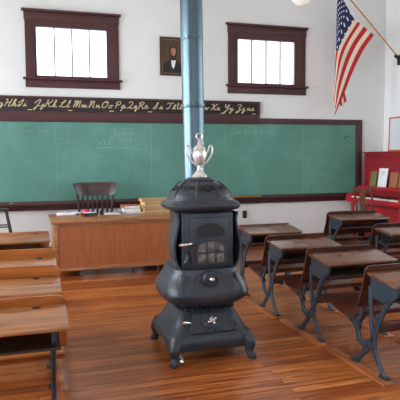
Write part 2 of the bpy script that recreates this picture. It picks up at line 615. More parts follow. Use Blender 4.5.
def small_window(idx, x0, x1, label):
    """high window of four upright panes with deep maroon casing"""
    y = ROOM_B
    g = thing('window_%d' % idx, label, 'window', ((x0 + x1) / 2, y, GZ0), kind=S)
    g.location = (0, 0, 0)
    cx0, cx1 = x0 - 0.175, x1 + 0.2
    if idx == 2:
        cx0, cx1 = x0 - 0.19, x1 + 0.215
    # head board with cap
    m = MB().box(cx0 - 0.01, cx1 + 0.01, y - 0.03, y - 0.001, 3.845, 3.975, 0.004)
    m.box(cx0 - 0.045, cx1 + 0.04, y - 0.06, y - 0.001, 3.975, 4.012, 0.006)
    m.build('head_casing', M_TRIM, g)
    for s0, s1 in ((cx0, x0 - 0.035), (x1 + 0.035, cx1)):
        MB().box(s0, s1, y - 0.025, y - 0.001, 2.93, 3.845, 0.004).build('side_casing', M_TRIM, g)
    m = MB().box(x0 - 0.035, x1 + 0.035, y - 0.02, y + 0.04, GZ1, 3.845)
    m.build('top_stop', M_TRIM, g)
    m = MB().box(cx0 - 0.045, cx1 + 0.045, y - 0.07, y - 0.001, 2.905, 2.94, 0.006)
    m.box(x0 - 0.035, x1 + 0.035, y - 0.02, y + 0.04, 2.93, GZ0)
    m.build('sill', M_TRIM, g)
    MB().box(cx0 - 0.01, cx1 + 0.01, y - 0.03, y - 0.001, 2.782, 2.905, 0.004).build('apron', M_TRIM, g)
    m = MB()
    for s0, s1 in ((x0 - 0.035, x0), (x1, x1 + 0.035)):
        m.box(s0, s1, y - 0.012, y + 0.04, GZ0 - 0.02, GZ1 + 0.02)
    m.build('sash', M_TRIM, g)
    k = (x1 - x0) / 4
    for i in (1, 2, 3):
        MB().box(x0 + k * i - 0.012, x0 + k * i + 0.012, y + 0.015, y + 0.045, GZ0, GZ1).build('muntin', M_MUNTIN, g)
    for i in range(4):
        MB().box(x0 + k * i + 0.009 * (i > 0), x0 + k * (i + 1) - 0.009 * (i < 3), y + 0.028, y + 0.032, GZ0, GZ1).build('pane', M_GLASS, g)
    return g


small_window(1, *GW[0], 'high four pane window in maroon casing above the alphabet strip, left of the portrait')
small_window(2, *GW[1], 'high four pane window in maroon casing between the stovepipe and the flag')


def tall_window(idx, side, a, b_, label):
    g = thing('window_%d' % idx, label, 'window', kind=S)
    def BX(mb, s0, s1, d0, d1, z0, z1):
        if side == 'L': mb.box(ROOM_L - d1, ROOM_L - d0, s0, s1, z0, z1)
        elif side == 'R': mb.box(ROOM_R + d0, ROOM_R + d1, s0, s1, z0, z1)
        else: mb.box(s0, s1, ROOM_F - d1, ROOM_F - d0, z0, z1)
        return mb
    for z0, z1 in ((WZ0 - 0.12, WZ0), (WZ1, WZ1 + 0.14)):
        BX(MB(), a - 0.14, b_ + 0.14, -0.03, -0.001, z0, z1).build('casing', M_TRIM, g)
    for s0, s1 in ((a - 0.14, a), (b_, b_ + 0.14)):
        BX(MB(), s0, s1, -0.025, -0.001, WZ0, WZ1).build('casing', M_TRIM, g)
    m = MB()
    BX(m, a, b_, 0.03, 0.07, (WZ0 + WZ1) / 2 - 0.025, (WZ0 + WZ1) / 2 + 0.025)
    BX(m, (a + b_) / 2 - 0.012, (a + b_) / 2 + 0.012, 0.03, 0.07, WZ0, WZ1)
    m.build('sash', M_TRIM, g)
    BX(MB(), a, b_, 0.048, 0.052, WZ0, WZ1).build('pane', M_GLASS, g)


k = 3
for a, b_ in SIDE_WINDOWS_L:
    tall_window(k, 'L', a, b_, 'tall sash window in the left wall'); k += 1
for a, b_ in SIDE_WINDOWS_R:
    tall_window(k, 'R', a, b_, 'tall sash window in the right wall'); k += 1
for a, b_ in FILL_WINDOWS:
    tall_window(k, 'F', a, b_, 'tall sash window added for fill light behind the camera'); k += 1

tag(MB().box(ROOM_L, ROOM_R - 0.025, ROOM_B - 0.022, ROOM_B - 0.001, 0, 0.19, 0.004).build('baseboard_back', M_TRIM), 'maroon baseboard under the chalkboard wall', 'baseboard', kind=S)
tag(MB().box(ROOM_L + 0.001, ROOM_L + 0.022, ROOM_F, ROOM_B - 0.025, 0, 0.19, 0.004).build('baseboard_left', M_TRIM), 'maroon baseboard along the left wall', 'baseboard', kind=S)
tag(MB().box(ROOM_R - 0.022, ROOM_R - 0.001, ROOM_F, ROOM_B - 0.025, 0, 0.19, 0.004).build('baseboard_right', M_TRIM), 'maroon baseboard along the right wall', 'baseboard', kind=S)

# ------------------------------------------------------------------ chalkboard
YB = ROOM_B - 0.002
cb = thing('chalkboard', 'long green slate chalkboard in a maroon frame across the back wall', 'chalkboard', (2.0, ROOM_B, 0.79))
cb.location = (0, 0, 0)
BX0, BX1 = -1.25, 6.0
seams = [BX0, 0.395, 1.98, 3.33, 4.885, BX1]
for a, b_ in zip(seams, seams[1:]):
    MB().box(a + 0.003, b_ - 0.003, YB - 0.02, YB, 0.93, 2.26).build('slate_panel', M_SLATE, cb)
for a in seams[1:-1]:
    MB().box(a - 0.004, a + 0.004, YB - 0.0215, YB - 0.004, 0.93, 2.26).build('joint_strip', M_SEAM, cb)
m = MB().box(3.99, BX1 + 0.13, YB - 0.04, YB, 2.245, 2.346, 0.006)
m.box(BX0 - 0.13, 3.99, YB - 0.04, YB, 2.235, 2.40, 0.006)
m.build('top_rail', M_TRIM, cb)
for a in (BX0 - 0.13, BX1):
    MB().box(a, a + 0.135, YB - 0.04, YB, 0.83, 2.245, 0.006).build('side_rail', M_TRIM, cb)
MB().box(BX0 - 0.13, BX1 + 0.13, YB - 0.045, YB, 0.80, 0.95, 0.006).build('bottom_rail', M_TRIM, cb)
m = MB().box(BX0 - 0.13, 5.70, YB - 0.13, YB - 0.045, 0.885, 0.91, 0.004)
m.box(BX0 - 0.13, 5.70, YB - 0.135, YB - 0.115, 0.89, 0.93, 0.004)
m.build('chalk_tray', M_TRIM, cb)

# ------------------------------------------------------------------ stroke lettering
ST = {
 'H': [[(.1, .85), (.2, 1), (.25, .8), (.1, 0)], [(.75, 1), (.6, .5), (.5, 0), (.6, 0), (.7, .1)], [(.12, .45), (.6, .55)]],
 'I': [[(.0, .45), (.3, .8), (.5, 1), (.4, .5), (.2, 0), (.0, .1), (.2, .3)]],
 'J': [[(.0, .5), (.4, .95), (.6, .9), (.4, .2), (.2, -.4), (.05, -.35), (.3, 0), (.7, .2)]],
 'K': [[(.1, .85), (.2, 1), (.2, .8), (.05, 0)], [(.75, 1), (.5, .6), (.25, .5), (.4, .3), (.55, 0), (.7, .1)]],
 'L': [[(.1, .6), (.45, .7), (.6, 1), (.4, .9), (.25, .3), (.0, .0), (.15, .12), (.5, 0), (.7, .1)]],
 'M': [[(.0, .8), (.12, 1), (.15, .7), (.0, 0), (.3, .9), (.4, .9), (.3, 0), (.6, .9), (.72, .8), (.65, .1), (.85, .1)]],
 'N': [[(.0, .8), (.12, 1), (.15, .7), (.0, 0), (.35, .9), (.5, .85), (.45, .1), (.65, .1)]],
 'O': [[(.4, 1), (.1, .7), (.05, .2), (.3, 0), (.6, .3), (.6, .8), (.4, 1), (.3, .8), (.75, .8)]],
 'P': [[(.2, .9), (.1, 0)], [(.0, .7), (.3, 1), (.6, .85), (.5, .55), (.2, .45)]],
 'Q': [[(.1, .8), (.35, 1), (.6, .8), (.4, .3), (.1, 0), (.25, .15), (.6, 0), (.8, .1)]],
 'R': [[(.2, .9), (.1, 0)], [(.0, .7), (.3, 1), (.6, .85), (.4, .5), (.2, .5), (.45, .3), (.6, 0), (.75, .1)]],
 'S': [[(.0, .0), (.4, .7), (.5, .95), (.35, .9), (.4, .5), (.4, .15), (.15, .05), (.05, .2)]],
 'T': [[(.0, .75), (.1, .95), (.5, .85), (.75, 1)], [(.45, .85), (.35, .2), (.1, .05), (.05, .2)]],
 'U': [[(.0, .8), (.15, .95), (.1, .3), (.25, .05), (.5, .4), (.6, .95), (.5, .3), (.6, 0), (.75, .15)]],
 'V': [[(.0, .8), (.15, .95), (.2, .4), (.25, 0), (.5, .6), (.7, 1)]],
 'W': [[(.0, .8), (.15, .95), (.12, .4), (.15, 0), (.4, .7), (.4, 0), (.65, .5), (.8, 1)]],
 'X': [[(.0, .8), (.2, .95), (.35, .5), (.5, .05), (.7, .15)], [(.75, 1), (.4, .5), (.0, 0)]],
 'Y': [[(.0, .8), (.15, .95), (.15, .5), (.35, .45), (.6, .95), (.45, .1), (.2, -.4), (.1, -.3), (.7, .2)]],
 'Z': [[(.0, .8), (.3, 1), (.55, .8), (.25, .4), (.45, .3), (.35, -.2), (.1, -.4), (.05, -.25), (.7, .2)]],
 'G': [[(.0, .1), (.4, .8), (.45, 1), (.3, .7), (.5, .5), (.45, .1), (.1, .1)]],
 'g': [[(.45, .4), (.2, .4), (.1, .1), (.35, .1), (.45, .4), (.4, -.2), (.2, -.45), (.1, -.3), (.6, .15)]],
 'h': [[(.0, .0), (.35, .8), (.3, 1), (.2, .7), (.1, 0), (.3, .4), (.4, .3), (.38, 0), (.6, .15)]],
 'i': [[(.0, .0), (.2, .4), (.18, .05), (.4, .15)], [(.26, .6), (.28, .63)]],
 'j': [[(.0, .0), (.3, .4), (.2, -.3), (.05, -.4), (.05, -.2), (.5, .15)], [(.36, .6), (.38, .63)]],
 'k': [[(.0, .0), (.35, .8), (.28, 1), (.2, .6), (.1, 0), (.35, .4), (.2, .22), (.4, 0), (.55, .12)]],
 'l': [[(.0, .0), (.35, .8), (.28, 1), (.2, .6), (.2, .02), (.45, .15)]],
 'm': [[(.0, .3), (.1, .4), (.08, 0), (.28, .4), (.3, 0), (.5, .4), (.52, .02), (.7, .15)]],
 'n': [[(.0, .3), (.1, .4), (.08, 0), (.32, .4), (.36, .02), (.55, .15)]],
 'o': [[(.3, .4), (.1, .3), (.12, .02), (.35, .05), (.38, .35), (.3, .4), (.6, .35)]],
 'p': [[(.0, .1), (.2, .5), (.05, -.45)], [(.15, .3), (.35, .4), (.4, .1), (.2, .02), (.6, .1)]],
 'q': [[(.4, .4), (.15, .35), (.12, .05), (.38, .35), (.3, -.45), (.45, -.2), (.6, .1)]],
 'r': [[(.0, .0), (.15, .48), (.3, .38), (.28, .03), (.5, .15)]],
 's': [[(.0, .0), (.22, .45), (.3, .1), (.1, .02), (.5, .12)]],
 't': [[(.0, .0), (.3, .8), (.2, .1), (.45, .12)], [(.1, .55), (.42, .6)]],
 'u': [[(.0, .2), (.1, .4), (.1, .05), (.35, .4), (.35, .03), (.55, .15)]],
 'v': [[(.0, .3), (.1, .4), (.15, 0), (.35, .35), (.55, .35)]],
 'w': [[(.0, .3), (.1, .4), (.12, 0), (.3, .38), (.32, 0), (.5, .35), (.65, .35)]],
 'x': [[(.0, .3), (.12, .4), (.3, 0), (.5, .1)], [(.42, .4), (.02, 0)]],
 'y': [[(.0, .3), (.1, .4), (.12, .08), (.35, .4), (.25, -.4), (.08, -.3), (.55, .15)]],
 'z': [[(.0, .3), (.2, .4), (.25, .2), (.1, .05), (.3, 0), (.2, -.4), (.05, -.3), (.5, .1)]],
 'D': [[(.2, 1), (.1, 0), (.4, .05), (.6, .5), (.4, .95), (.05, .95)]],
 'a': [[(.4, .4), (.12, .35), (.15, .02), (.38, .38), (.4, .02), (.55, .12)]],
 'e': [[(.05, .15), (.35, .3), (.2, .42), (.08, .2), (.2, 0), (.5, .12)]],
 'P_': [], ' ': [],
 '0': [[(.25, 1), (.05, .6), (.1, .1), (.35, .05), (.5, .5), (.4, .95), (.25, 1)]],
 '1': [[(.25, 1), (.2, 0)]],
 '2': [[(.05, .8), (.3, 1), (.45, .75), (.05, .02), (.5, .02)]],
 '4': [[(.15, 1), (.05, .5), (.5, .5)], [(.4, .95), (.3, 0)]],
 '5': [[(.5, 1), (.15, .95)], [(.15, .95), (.1, .6), (.4, .55), (.4, .15), (.05, .05)]],
 '6': [[(.4, 1), (.1, .5), (.15, .05), (.4, .1), (.4, .4), (.12, .35)]],
 '7': [[(.05, .95), (.5, 1)], [(.5, 1), (.2, 0)]],
 '9': [[(.45, .9), (.15, .95), (.12, .6), (.4, .6), (.45, .95), (.35, 0)]],
 '*': [[(.05, .5), (.4, .1)], [(.4, .5), (.05, .1)]],
 '.': [[(.1, .05), (.14, .02)]], ',': [[(.12, .08), (.06, -.1)]],
 '-': [[(.05, .4), (.4, .4)]], ':': [[(.15, .15), (.17, .12)], [(.2, .6), (.22, .57)]],
}


def write(mb, text, x, y, z, h, r=0.006, slant=0.25, adv=0.62, fx=1.0):
    for ch in text:
        big = ch.isupper() or ch.isdigit()
        for st in ST.get(ch, []):
            P = crom([(x + (px_ + slant * pz_) * h * fx, y, z + pz_ * h) for px_, pz_ in st], 4)
            mb.tube(P, r, 6)
        a = {'M': .95, 'W': .9, 'm': .72, 'w': .68, 'I': .6, 'i': .42, 'l': .45, 't': .45, 'r': .5, 's': .5, ' ': .5, '.': .28, ',': .25, ':': .3, '1': .35}.get(ch, .8 if ch.isupper() else .58)
        x += a * h * fx
    return x


al = thing('alphabet_strip', 'black cursive alphabet strip with cream letters above the chalkboard', 'alphabet chart', (0, 0, 0))
m = MB().box(BX0 - 0.13, 3.99, YB - 0.035, YB, 2.405, 2.60, 0.003)
m.build('card', M_BLACKCARD, al)
m = MB().box(BX0 - 0.13, 3.995, YB - 0.045, YB, 2.602, 2.642, 0.006)
m.box(3.962, 3.995, YB - 0.045, YB, 2.405, 2.60, 0.004)
m.build('moulding', M_TRIM, al)
YL = YB - 0.037
pairs = [(-7, 'Gg'), (6.5, 'Hh'), (20, 'Ii'), (36, 'Jj'), (47, 'Kk'), (61, 'Ll'), (75, 'Mm'), (90.5, 'Nn'), (103, 'Oo'), (116, 'Pp'),
         (128, 'Qq'), (139, 'Rr'), (154, 'Ss'), (167, 'Tt'), (177, 'Uu'), (188, 'Vv'), (198, 'Ww'), (211, 'Xx'), (224, 'Yy'), (236.5, 'Zz'), (247, 'ns')]
for px_, t in pairs:
    mb = MB()
    write(mb, t, px_x(px_, YL), YL, 2.474, 0.112, 0.0075, fx=1.22)
    mb.build('lettering', M_CREAM, al)
for px_ in (32, 72, 113, 151, 188, 223, 254):
    X_ = px_x(px_, YL)
    MB().tube([(X_ - 0.035, YL, 2.422), (X_ + 0.035, YL, 2.422)], 0.009, 6).build('card_mark', M_CREAM, al)

# chalk writing on the slate
YC = YB - 0.0225


def zrow(py, px_):
    """height on the board read off the photograph"""
    a, b_ = (px_ - 200), (py - 200)
    a, b_ = a * cos(ROLL) + b_ * sin(ROLL), -a * sin(ROLL) + b_ * cos(ROLL)
    r_, u_ = a / FOC, -b_ / FOC
    d = cos(PITCH) + u_ * sin(PITCH)
    zz = -sin(PITCH) + u_ * cos(PITCH)
    yy = -r_ * sin(YAW) + d * cos(YAW)
    return CAM_Z + YC * zz / yy


def chalk(text, px_, py, h, r=0.0045, fx=1.0, adv=None):
    mb2 = MB()
    write(mb2, text, px_x(px_, YC), YC, zrow(py, px_), h, r, 0.15, fx=fx)
    return mb2


mbx = chalk('Miss Dale', 22, 132, 0.085, 0.003, 1.0)
mbx.build('chalk_writing', M_CHALK, cb)
mbx = chalk('5', 67, 134, 0.13, 0.0045, 1.0)
write(mbx, '6', px_x(67.5, YC), YC, zrow(142, 67), 0.11, 0.0045, 0.15)
mbx.tube([(px_x(60, YC), YC, zrow(139, 60)), (px_x(61, YC), YC, zrow(139.3, 60))], 0.008, 6)
mbx.tube([(px_x(58, YC), YC, zrow(144, 58)), (px_x(78, YC), YC, zrow(143, 78))], 0.0045, 6)
mbx.build('chalk_writing', M_CHALK, cb)
mbx = chalk('5 476', 113, 134.5, 0.11, 0.004, 1.25)
write(mbx, '*410 999', px_x(98, YC), YC, zrow(145, 98), 0.12, 0.004, 0.15, fx=1.12)
mbx.tube(crom([(px_x(98, YC), YC, zrow(148, 98)), (px_x(120, YC), YC, zrow(147.3, 120)), (px_x(148, YC), YC, zrow(150.5, 148))], 5), 0.005, 6)
mbx.build('chalk_writing', M_CHALK, cb)
mbx = chalk('Date 11.11 to 11 16', 231, 134, 0.085, 0.003, 1.0)
mbx.build('chalk_writing', M_CHALK, cb)
mbx = MB()
mbx.tube(crom([(px_x(343, YC), YC, zrow(138.5, 343)), (px_x(347, YC), YC, zrow(136.5, 347)), (px_x(349, YC), YC, zrow(135.8, 349))], 4), 0.006, 6)
mbx.build('scuff', M_VOID, cb)

# pointer and chalk in the tray
pt = MB().tube([(2.215, YB - 0.085, 0.9255), (3.96, YB - 0.085, 0.9255)], [0.010, 0.014], 10)
pt.lathe([(0.002, 3.955), (0.014, 3.96), (0.014, 3.985), (0.002, 3.995)], 10, (0, YB - 0.085, 0.9255), 'X')
tag(pt.build('pointer_stick', M_BRASS), 'long yellow wooden pointer lying in the chalk tray behind the stove', 'pointer')
ck = MB().tube([(px_x(9, 9.18), YB - 0.09, 0.922), (px_x(12.5, 9.18), YB - 0.09, 0.922)], 0.010, 8)
tag(ck.build('chalk_stick', M_CHALKW), 'short white chalk stick lying at the left end of the chalk tray', 'chalk')

# outlet
ot = thing('wall_outlet', 'black electric outlet plate low on the white wall right of the stove', 'outlet', (3.704, ROOM_B, 0.6))
MB().box(-0.04, 0.04, -0.012, -0.001, -0.068, 0.068, 0.003).build('plate', M_BLACK, ot)
for dz in (-0.03, 0.03):
    MB().box(-0.016, 0.016, -0.0155, -0.0115, dz - 0.018, dz + 0.018, 0.002).build('socket', M_STOOL, ot)

# portrait
po = thing('framed_portrait', 'dark framed portrait painting of a bearded person in black coat left of the stovepipe', 'picture', (2.385, ROOM_B, 3.05))
PWd, PH = 0.235, 0.65
m = MB()
for a in (-1, 1):
    m.box(*sorted((a * PWd, a * (PWd - 0.035))), -0.035, -0.001, 0, PH, 0.006)
for z0 in (0, PH - 0.035):
    m.box(-PWd + 0.035, PWd - 0.035, -0.035, -0.001, z0, z0 + 0.035, 0.006)
m.build('frame', M_DKFRAME, po)
m = MB()
for a in (-1, 1):
    m.box(*sorted((a * (PWd - 0.035), a * (PWd - 0.045))), -0.03, -0.001, 0.035, PH - 0.035)
for z0 in (0.035, PH - 0.045):
    m.box(-PWd + 0.045, PWd - 0.045, -0.03, -0.001, z0, z0 + 0.01)
m.build('gilt_slip', M_GILT, po)
cv = MB().box(-PWd + 0.045, PWd - 0.045, -0.016, -0.002, 0.045, PH - 0.045).build('painting', M_CANVAS, po)


def blob(pts, y, mat, name, par):
    P = crom([(p[0], 0, p[1]) for p in pts] + [(pts[0][0], 0, pts[0][1])], 5)[:-1]
    return MB().prism([(p.x, p.z) for p in P], 'Y', y - 0.0012, y).build(name, mat, par)


blob([(-.185, .05), (-.17, .18), (-.08, .26), (-.02, .29), (.06, .26), (.15, .19), (.18, .05)], -0.0165, M_COAT, 'painted_coat', cv)
blob([(-.035, .26), (-.03, .18), (0.0, .12), (.03, .19), (.035, .27)], -0.018, M_PAPER, 'painted_shirt', cv)
blob([(-.05, .27), (0, .255), (.05, .275), (.045, .295), (0, .28), (-.045, .295)], -0.0195, M_COAT, 'painted_bow_tie', cv)
blob([(-.06, .38), (-.075, .45), (-.04, .5), (.02, .505), (.065, .47), (.065, .39), (.05, .32), (0, .285), (-.04, .31)], -0.0185, M_HAIR, 'painted_hair', cv)
blob([(-.04, .40), (-.04, .45), (0, .475), (.04, .455), (.045, .40), (.03, .35), (0, .335), (-.025, .35)], -0.02, M_SKIN, 'painted_face', cv)

# ------------------------------------------------------------------ pendant globe lamp
gl = thing('pendant_lamp', 'white glass globe lamp hanging at the top edge right of the second window', 'lamp', (3.39, 6.5, 3.73))
MB().lathe([(0.002, -0.152)] + [(0.15 * sin(t), -0.152 * cos(t)) for t in [i * pi / 14 for i in range(1, 12)]] + [(0.06, 0.135), (0.06, 0.15)], 32).build('globe', M_OPAL, gl)
MB().lathe([(0.07, 0.145), (0.07, 0.18), (0.02, 0.22), (0.008, 0.22), (0.008, ROOM_H - 3.73 - 0.03), (0.06, ROOM_H - 3.73 - 0.03), (0.06, ROOM_H - 3.73 - 0.001)], 20).build('stem', M_BRASS, gl)

# ------------------------------------------------------------------ flag
def on_y(px_, py, Y):
    a, b_ = (px_ - 200), (py - 200)
    a, b_ = a * cos(ROLL) + b_ * sin(ROLL), -a * sin(ROLL) + b_ * cos(ROLL)
    r_, u_ = a / FOC, -b_ / FOC
    d = cos(PITCH) + u_ * sin(PITCH)
    zz = -sin(PITCH) + u_ * cos(PITCH)
    yy = -r_ * sin(YAW) + d * cos(YAW)
    xx = r_ * cos(YAW) + d * sin(YAW)
    return Vector((xx / yy * Y, Y, CAM_Z + Y * zz / yy))


fg = thing('flag', 'red, white and blue flag hanging from a wooden pole high on the right', 'flag', (6.63, 8.8, 3.43))
fg.location = (0, 0, 0)
PA, PB = Vector((6.60, 8.8, 3.475)), on_y(345, -7, 8.8)
MB().tube([PA, PB], 0.013, 10).build('pole', M_POLE, fg)
MB().lathe([(0.003, -0.03), (0.02, -0.01), (0.03, 0.01), (0.02, 0.04), (0.003, 0.05)], 12, tuple(PB)).build('finial', M_BRASS, fg)
m = MB().box(6.60, 6.646, 8.75, 8.85, 3.34, 3.52, 0.006)
m.tube([(6.625, 8.8, 3.44), (6.52, 8.8, 3.51)], 0.028, 12)
m.build('bracket', M_BLACK, fg)


# control net: rows from hoist top to hoist bottom, columns from hoist to fly
NET = [
 [(338, -9, .00), (336.5, 14, .05), (336.5, 42, .10), (342, 80, .14), (346.5, 101, .15)],
 [(343, -1, .00), (338, 18, .01), (336, 46, .05), (337.5, 78, .11), (341, 106, .12)],
 [(348.5, 9, .00), (341, 26, -.02), (335.8, 50, -.02), (335, 76, .03), (334, 96, .05)],
 [(354.5, 19, .00), (344.5, 36, -.03), (338, 52, -.05), (335.4, 77, .00), (333.5, 97, .02)],
 [(361, 24, .00), (350, 41, -.02), (342.5, 58, -.03), (336.8, 83, -.03), (334.6, 104, -.02)],
 [(367.5, 29.5, .00), (356.5, 45, .01), (348, 63, .02), (340, 88, -.02), (335.2, 110, -.03)],
 [(374, 35, .00), (363.5, 50, .03), (354, 69, .04), (344, 94, .00), (334.5, 116, -.02)],
]
NETV = [0, 3 / 13 * .85, 6 / 13 * .95, 7 / 13, 9.2 / 13, 11 / 13, 1.0]
NETU = [0, .2, .4, .72, 1.0]


def cr1(vals, ts, t):
    n = len(ts)
    i = max(0, min(n - 2, sum(1 for q_ in ts if q_ <= t) - 1))
    k_ = (t - ts[i]) / (ts[i + 1] - ts[i])
    d0 = (vals[i + 1] - vals[i - 1]) / (ts[i + 1] - ts[i - 1]) if i > 0 else (vals[1] - vals[0]) / (ts[1] - ts[0])
    d1 = (vals[i + 2] - vals[i]) / (ts[i + 2] - ts[i]) if i < n - 2 else (vals[-1] - vals[-2]) / (ts[-1] - ts[-2])
    h = ts[i + 1] - ts[i]
    return (2 * k_**3 - 3 * k_**2 + 1) * vals[i] + (k_**3 - 2 * k_**2 + k_) * h * d0 + (-2 * k_**3 + 3 * k_**2) * vals[i + 1] + (k_**3 - k_**2) * h * d1


NETP = [[on_y(a, b_, 8.8 + c) for a, b_, c in row] for row in NET]


def flag_pt(u, v):
    col = [cr1([row[j] for row in NETP], NETV, v) for j in range(5)]
    return cr1(col, NETU, u)


bm = bmesh.new()
uvl = bm.loops.layers.uv.new('UVMap')
NU, NV = 60, 52
G = [[bm.verts.new(flag_pt(i / NU, j / NV)) for j in range(NV + 1)] for i in range(NU + 1)]
for i in range(NU):
    for j in range(NV):
        f = bm.faces.new((G[i][j], G[i + 1][j], G[i + 1][j + 1], G[i][j + 1]))
        f.smooth = True
        for lp, (a, b_) in zip(f.loops, ((i, j), (i + 1, j), (i + 1, j + 1), (i, j + 1))):
            lp[uvl].uv = (a / NU, b_ / NV)
me = bpy.data.meshes.new('flag_cloth')
bm.to_mesh(me); bm.free()
me.materials.append(M_FLAG)
fc = bpy.data.objects.new('flag_cloth', me)
C.objects.link(fc); fc.parent = fg
sm_ = fc.modifiers.new('thickness', 'SOLIDIFY'); sm_.thickness = 0.002

# ------------------------------------------------------------------ teacher's desk
DX0, DX1, DY0, DY1, DZ = 0.225, 2.08, 7.62, 8.62, 0.79
td = thing('teacher_desk', 'big plain oak teacher desk with a closed front, left of the stove', 'desk', (DX0, DY0, 0))
LX, LY = DX1 - DX0, DY1 - DY0
MB().box(0, LX, 0, LY, DZ - 0.04, DZ, 0.008).build('desktop', M_OAKT, td)
FB = 0.085
m = MB().box(0.045, LX - 0.045, 0.048, 0.06, FB + 0.02, DZ - 0.04)
m.build('front_panel', M_OAK, td)
for a in (0.035, LX - 0.1):
    MB().box(a, a + 0.065, 0.035, 0.085, FB, DZ - 0.04, 0.005).build('corner_post', M_OAKT, td)
MB().box(0.1, LX - 0.1, 0.04, 0.075, DZ - 0.085, DZ - 0.04, 0.003).build('top_rail', M_OAKT, td)
MB().box(0.1, LX - 0.1, 0.04, 0.075, FB, FB + 0.05, 0.003).build('bottom_rail', M_OAKT, td)
for a, b_ in ((0.04, 0.42), (LX - 0.42, LX - 0.04)):
    MB().box(a, b_, 0.086, LY - 0.03, FB, DZ - 0.041, 0.003).build('pedestal', M_OAK, td)
    for i in range(3):
        dr = MB().box(a + 0.02, b_ - 0.02, LY - 0.03, LY - 0.012, FB + 0.03 + i * 0.21, FB + 0.22 + i * 0.21, 0.004).build('drawer', M_OAKT, td)
        zc = FB + 0.125 + i * 0.21
        MB().tube([((a + b_) / 2 - 0.04, LY - 0.012, zc), ((a + b_) / 2 - 0.04, LY + 0.01, zc), ((a + b_) / 2 + 0.04, LY + 0.01, zc), ((a + b_) / 2 + 0.04, LY - 0.012, zc)], 0.006, 8).build('handle', M_BRASS, dr)
for a in (0.405, 1.125, 1.495):
    for yy in (0.09, LY - 0.09):
        if a == 1.08 and yy > 0.5:
            continue
        MB().lathe([(0.014, 0), (0.02, 0.004), (0.016, 0.03), (0.022, FB), ], 12, (a, yy - (0.03 if yy < .5 else 0), 0)).build('foot', M_STOOL, td)


def book(name, label, loc, wd, dp, h, cover, pages, rz=0.0, group=None, cat='book'):
    b = thing(name, label, cat, loc, rz, group)
    m_ = MB().box(0, wd, 0, dp, 0, 0.004).box(0, wd, 0, dp, h - 0.004, h).box(0, 0.005, 0, dp, 0.003, h - 0.003)
    m_.build('cover', cover, b)
    MB().box(0.006, wd - 0.006, 0.006, dp - 0.006, 0.0045, h - 0.0045).build('pages', pages, b)
    return b


# big tan stack
z = DZ + 0.001
hs = [0.03, 0.05, 0.045, 0.05, 0.04]
names = ['bottommost', 'second from the bottom', 'middle one', 'second from the top', 'topmost']
offs = [(0.0, 0.0, 0.0), (0.02, 0.03, 0.03), (-0.01, 0.02, -0.04), (0.03, 0.03, 0.02), (-0.01, 0.03, -0.03)]
for i, h in enumerate(hs):
    wdt = [0.56, 0.46, 0.47, 0.44, 0.46][i]
    book('ledger', 'large tan ledger in the tall stack beside the stove, %s' % names[i],
         (1.60 + offs[i][0], 8.12 + offs[i][1], z), wdt, 0.32, h, (M_TAN2 if i % 2 else M_TAN), M_PAGES, offs[i][2] * 0.6, 'tan ledgers stacked on the teacher desk')
    z += h + 0.001
z = DZ + 0.001
for i, (h, cv_, pg_, nm) in enumerate([(0.035, M_TEAL, M_PAGESW, 'grey teal book at the bottom of the short stack left of the tan ledgers'),
                                       (0.045, M_PAPER, M_PAGESW, 'white book in the middle of the short stack left of the tan ledgers'),
                                       (0.045, M_RUST, M_PAGESW, 'rust brown book on top of the short stack left of the tan ledgers')]):
    book('book', nm, (1.32 + [0.03, 0, 0.0][i], 8.22, z), 0.26, 0.3, h, cv_, pg_, [0.04, -0.06, 0.02][i], 'books in the short stack')
    z += h + 0.001
# grade book with red edges
b = thing('grade_book', 'open white grade book with red cover at the left end of the teacher desk', 'book', (0.33, 8.28, DZ + 0.0005))
MB().box(0, 0.4, 0, 0.3, 0, 0.006).build('cover', M_REDC, b)
for s in (0, 1):
    MB().grid(lambda u, v, s=s: ((0.012 + s * 0.19 + u * 0.186, 0.01 + v * 0.28, 0.02 + 0.012 * sin(pi * (0.15 + 0.85 * (u if s else 1 - u))) * 0.9),
                                 (0.012 + s * 0.19 + u * 0.186, 0.01 + v * 0.28, 0.007)), 8, 1).build('pages', M_PAPER, b)
sh = MB().box(1.02, 1.27, 8.22, 8.5, DZ + 0.0005, DZ + 0.005).build('paper_sheet', M_PAPER)
tag(sh, 'loose white papers lying on the teacher desk before the dark chair', 'paper')
ap = thing('apple', 'shiny crimson apple on the teacher desk behind the black pen stand', 'apple', (0.745, 8.19, DZ + 0.001))
MB().lathe([(0.004, 0.008), (0.022, 0.0), (0.04, 0.01), (0.053, 0.035), (0.055, 0.06), (0.045, 0.085), (0.026, 0.097), (0.01, 0.09), (0.002, 0.082)], 24).build('fruit', M_APPLE, ap)
MB().tube([(0, 0, 0.083), (0.004, 0, 0.1), (0.01, 0, 0.112)], 0.003, 6).build('stem', M_STOOL, ap)
ps = thing('pen_stand', 'black pen stand with brass feet lying in front of the crimson apple', 'pen stand', (0.60, 8.02, DZ + 0.001))
MB().box(0, 0.40, 0, 0.10, 0.028, 0.048, 0.005).build('tray', M_BLACK, ps)
for a in (0.035, 0.31):
    MB().box(a, a + 0.03, -0.008, 0.108, 0, 0.028, 0.004).box(a + 0.008, a + 0.022, -0.012, -0.003, 0.02, 0.06, 0.002).build('foot', M_BRASS, ps)
MB().tube([(0.12, 0.05, 0.056), (0.29, 0.07, 0.056)], 0.008, 8).build('pen', M_BLUE, ps)
MB().tube([(0.10, 0.03, 0.056), (0.27, 0.045, 0.056)], 0.007, 8).build('pen', M_PAPER, ps)
MB().lathe([(0.02, 0.048), (0.022, 0.07), (0.012, 0.075), (0.012, 0.085), (0.003, 0.086)], 14, (0.36, 0.05, 0)).build('ink_bottle', M_BLACK, ps)

# ------------------------------------------------------------------ teacher's chair
tc_ = thing('desk_chair', 'dark walnut swivel chair with a wide crest rail behind the teacher desk', 'chair', (0.975, 8.83, 0))


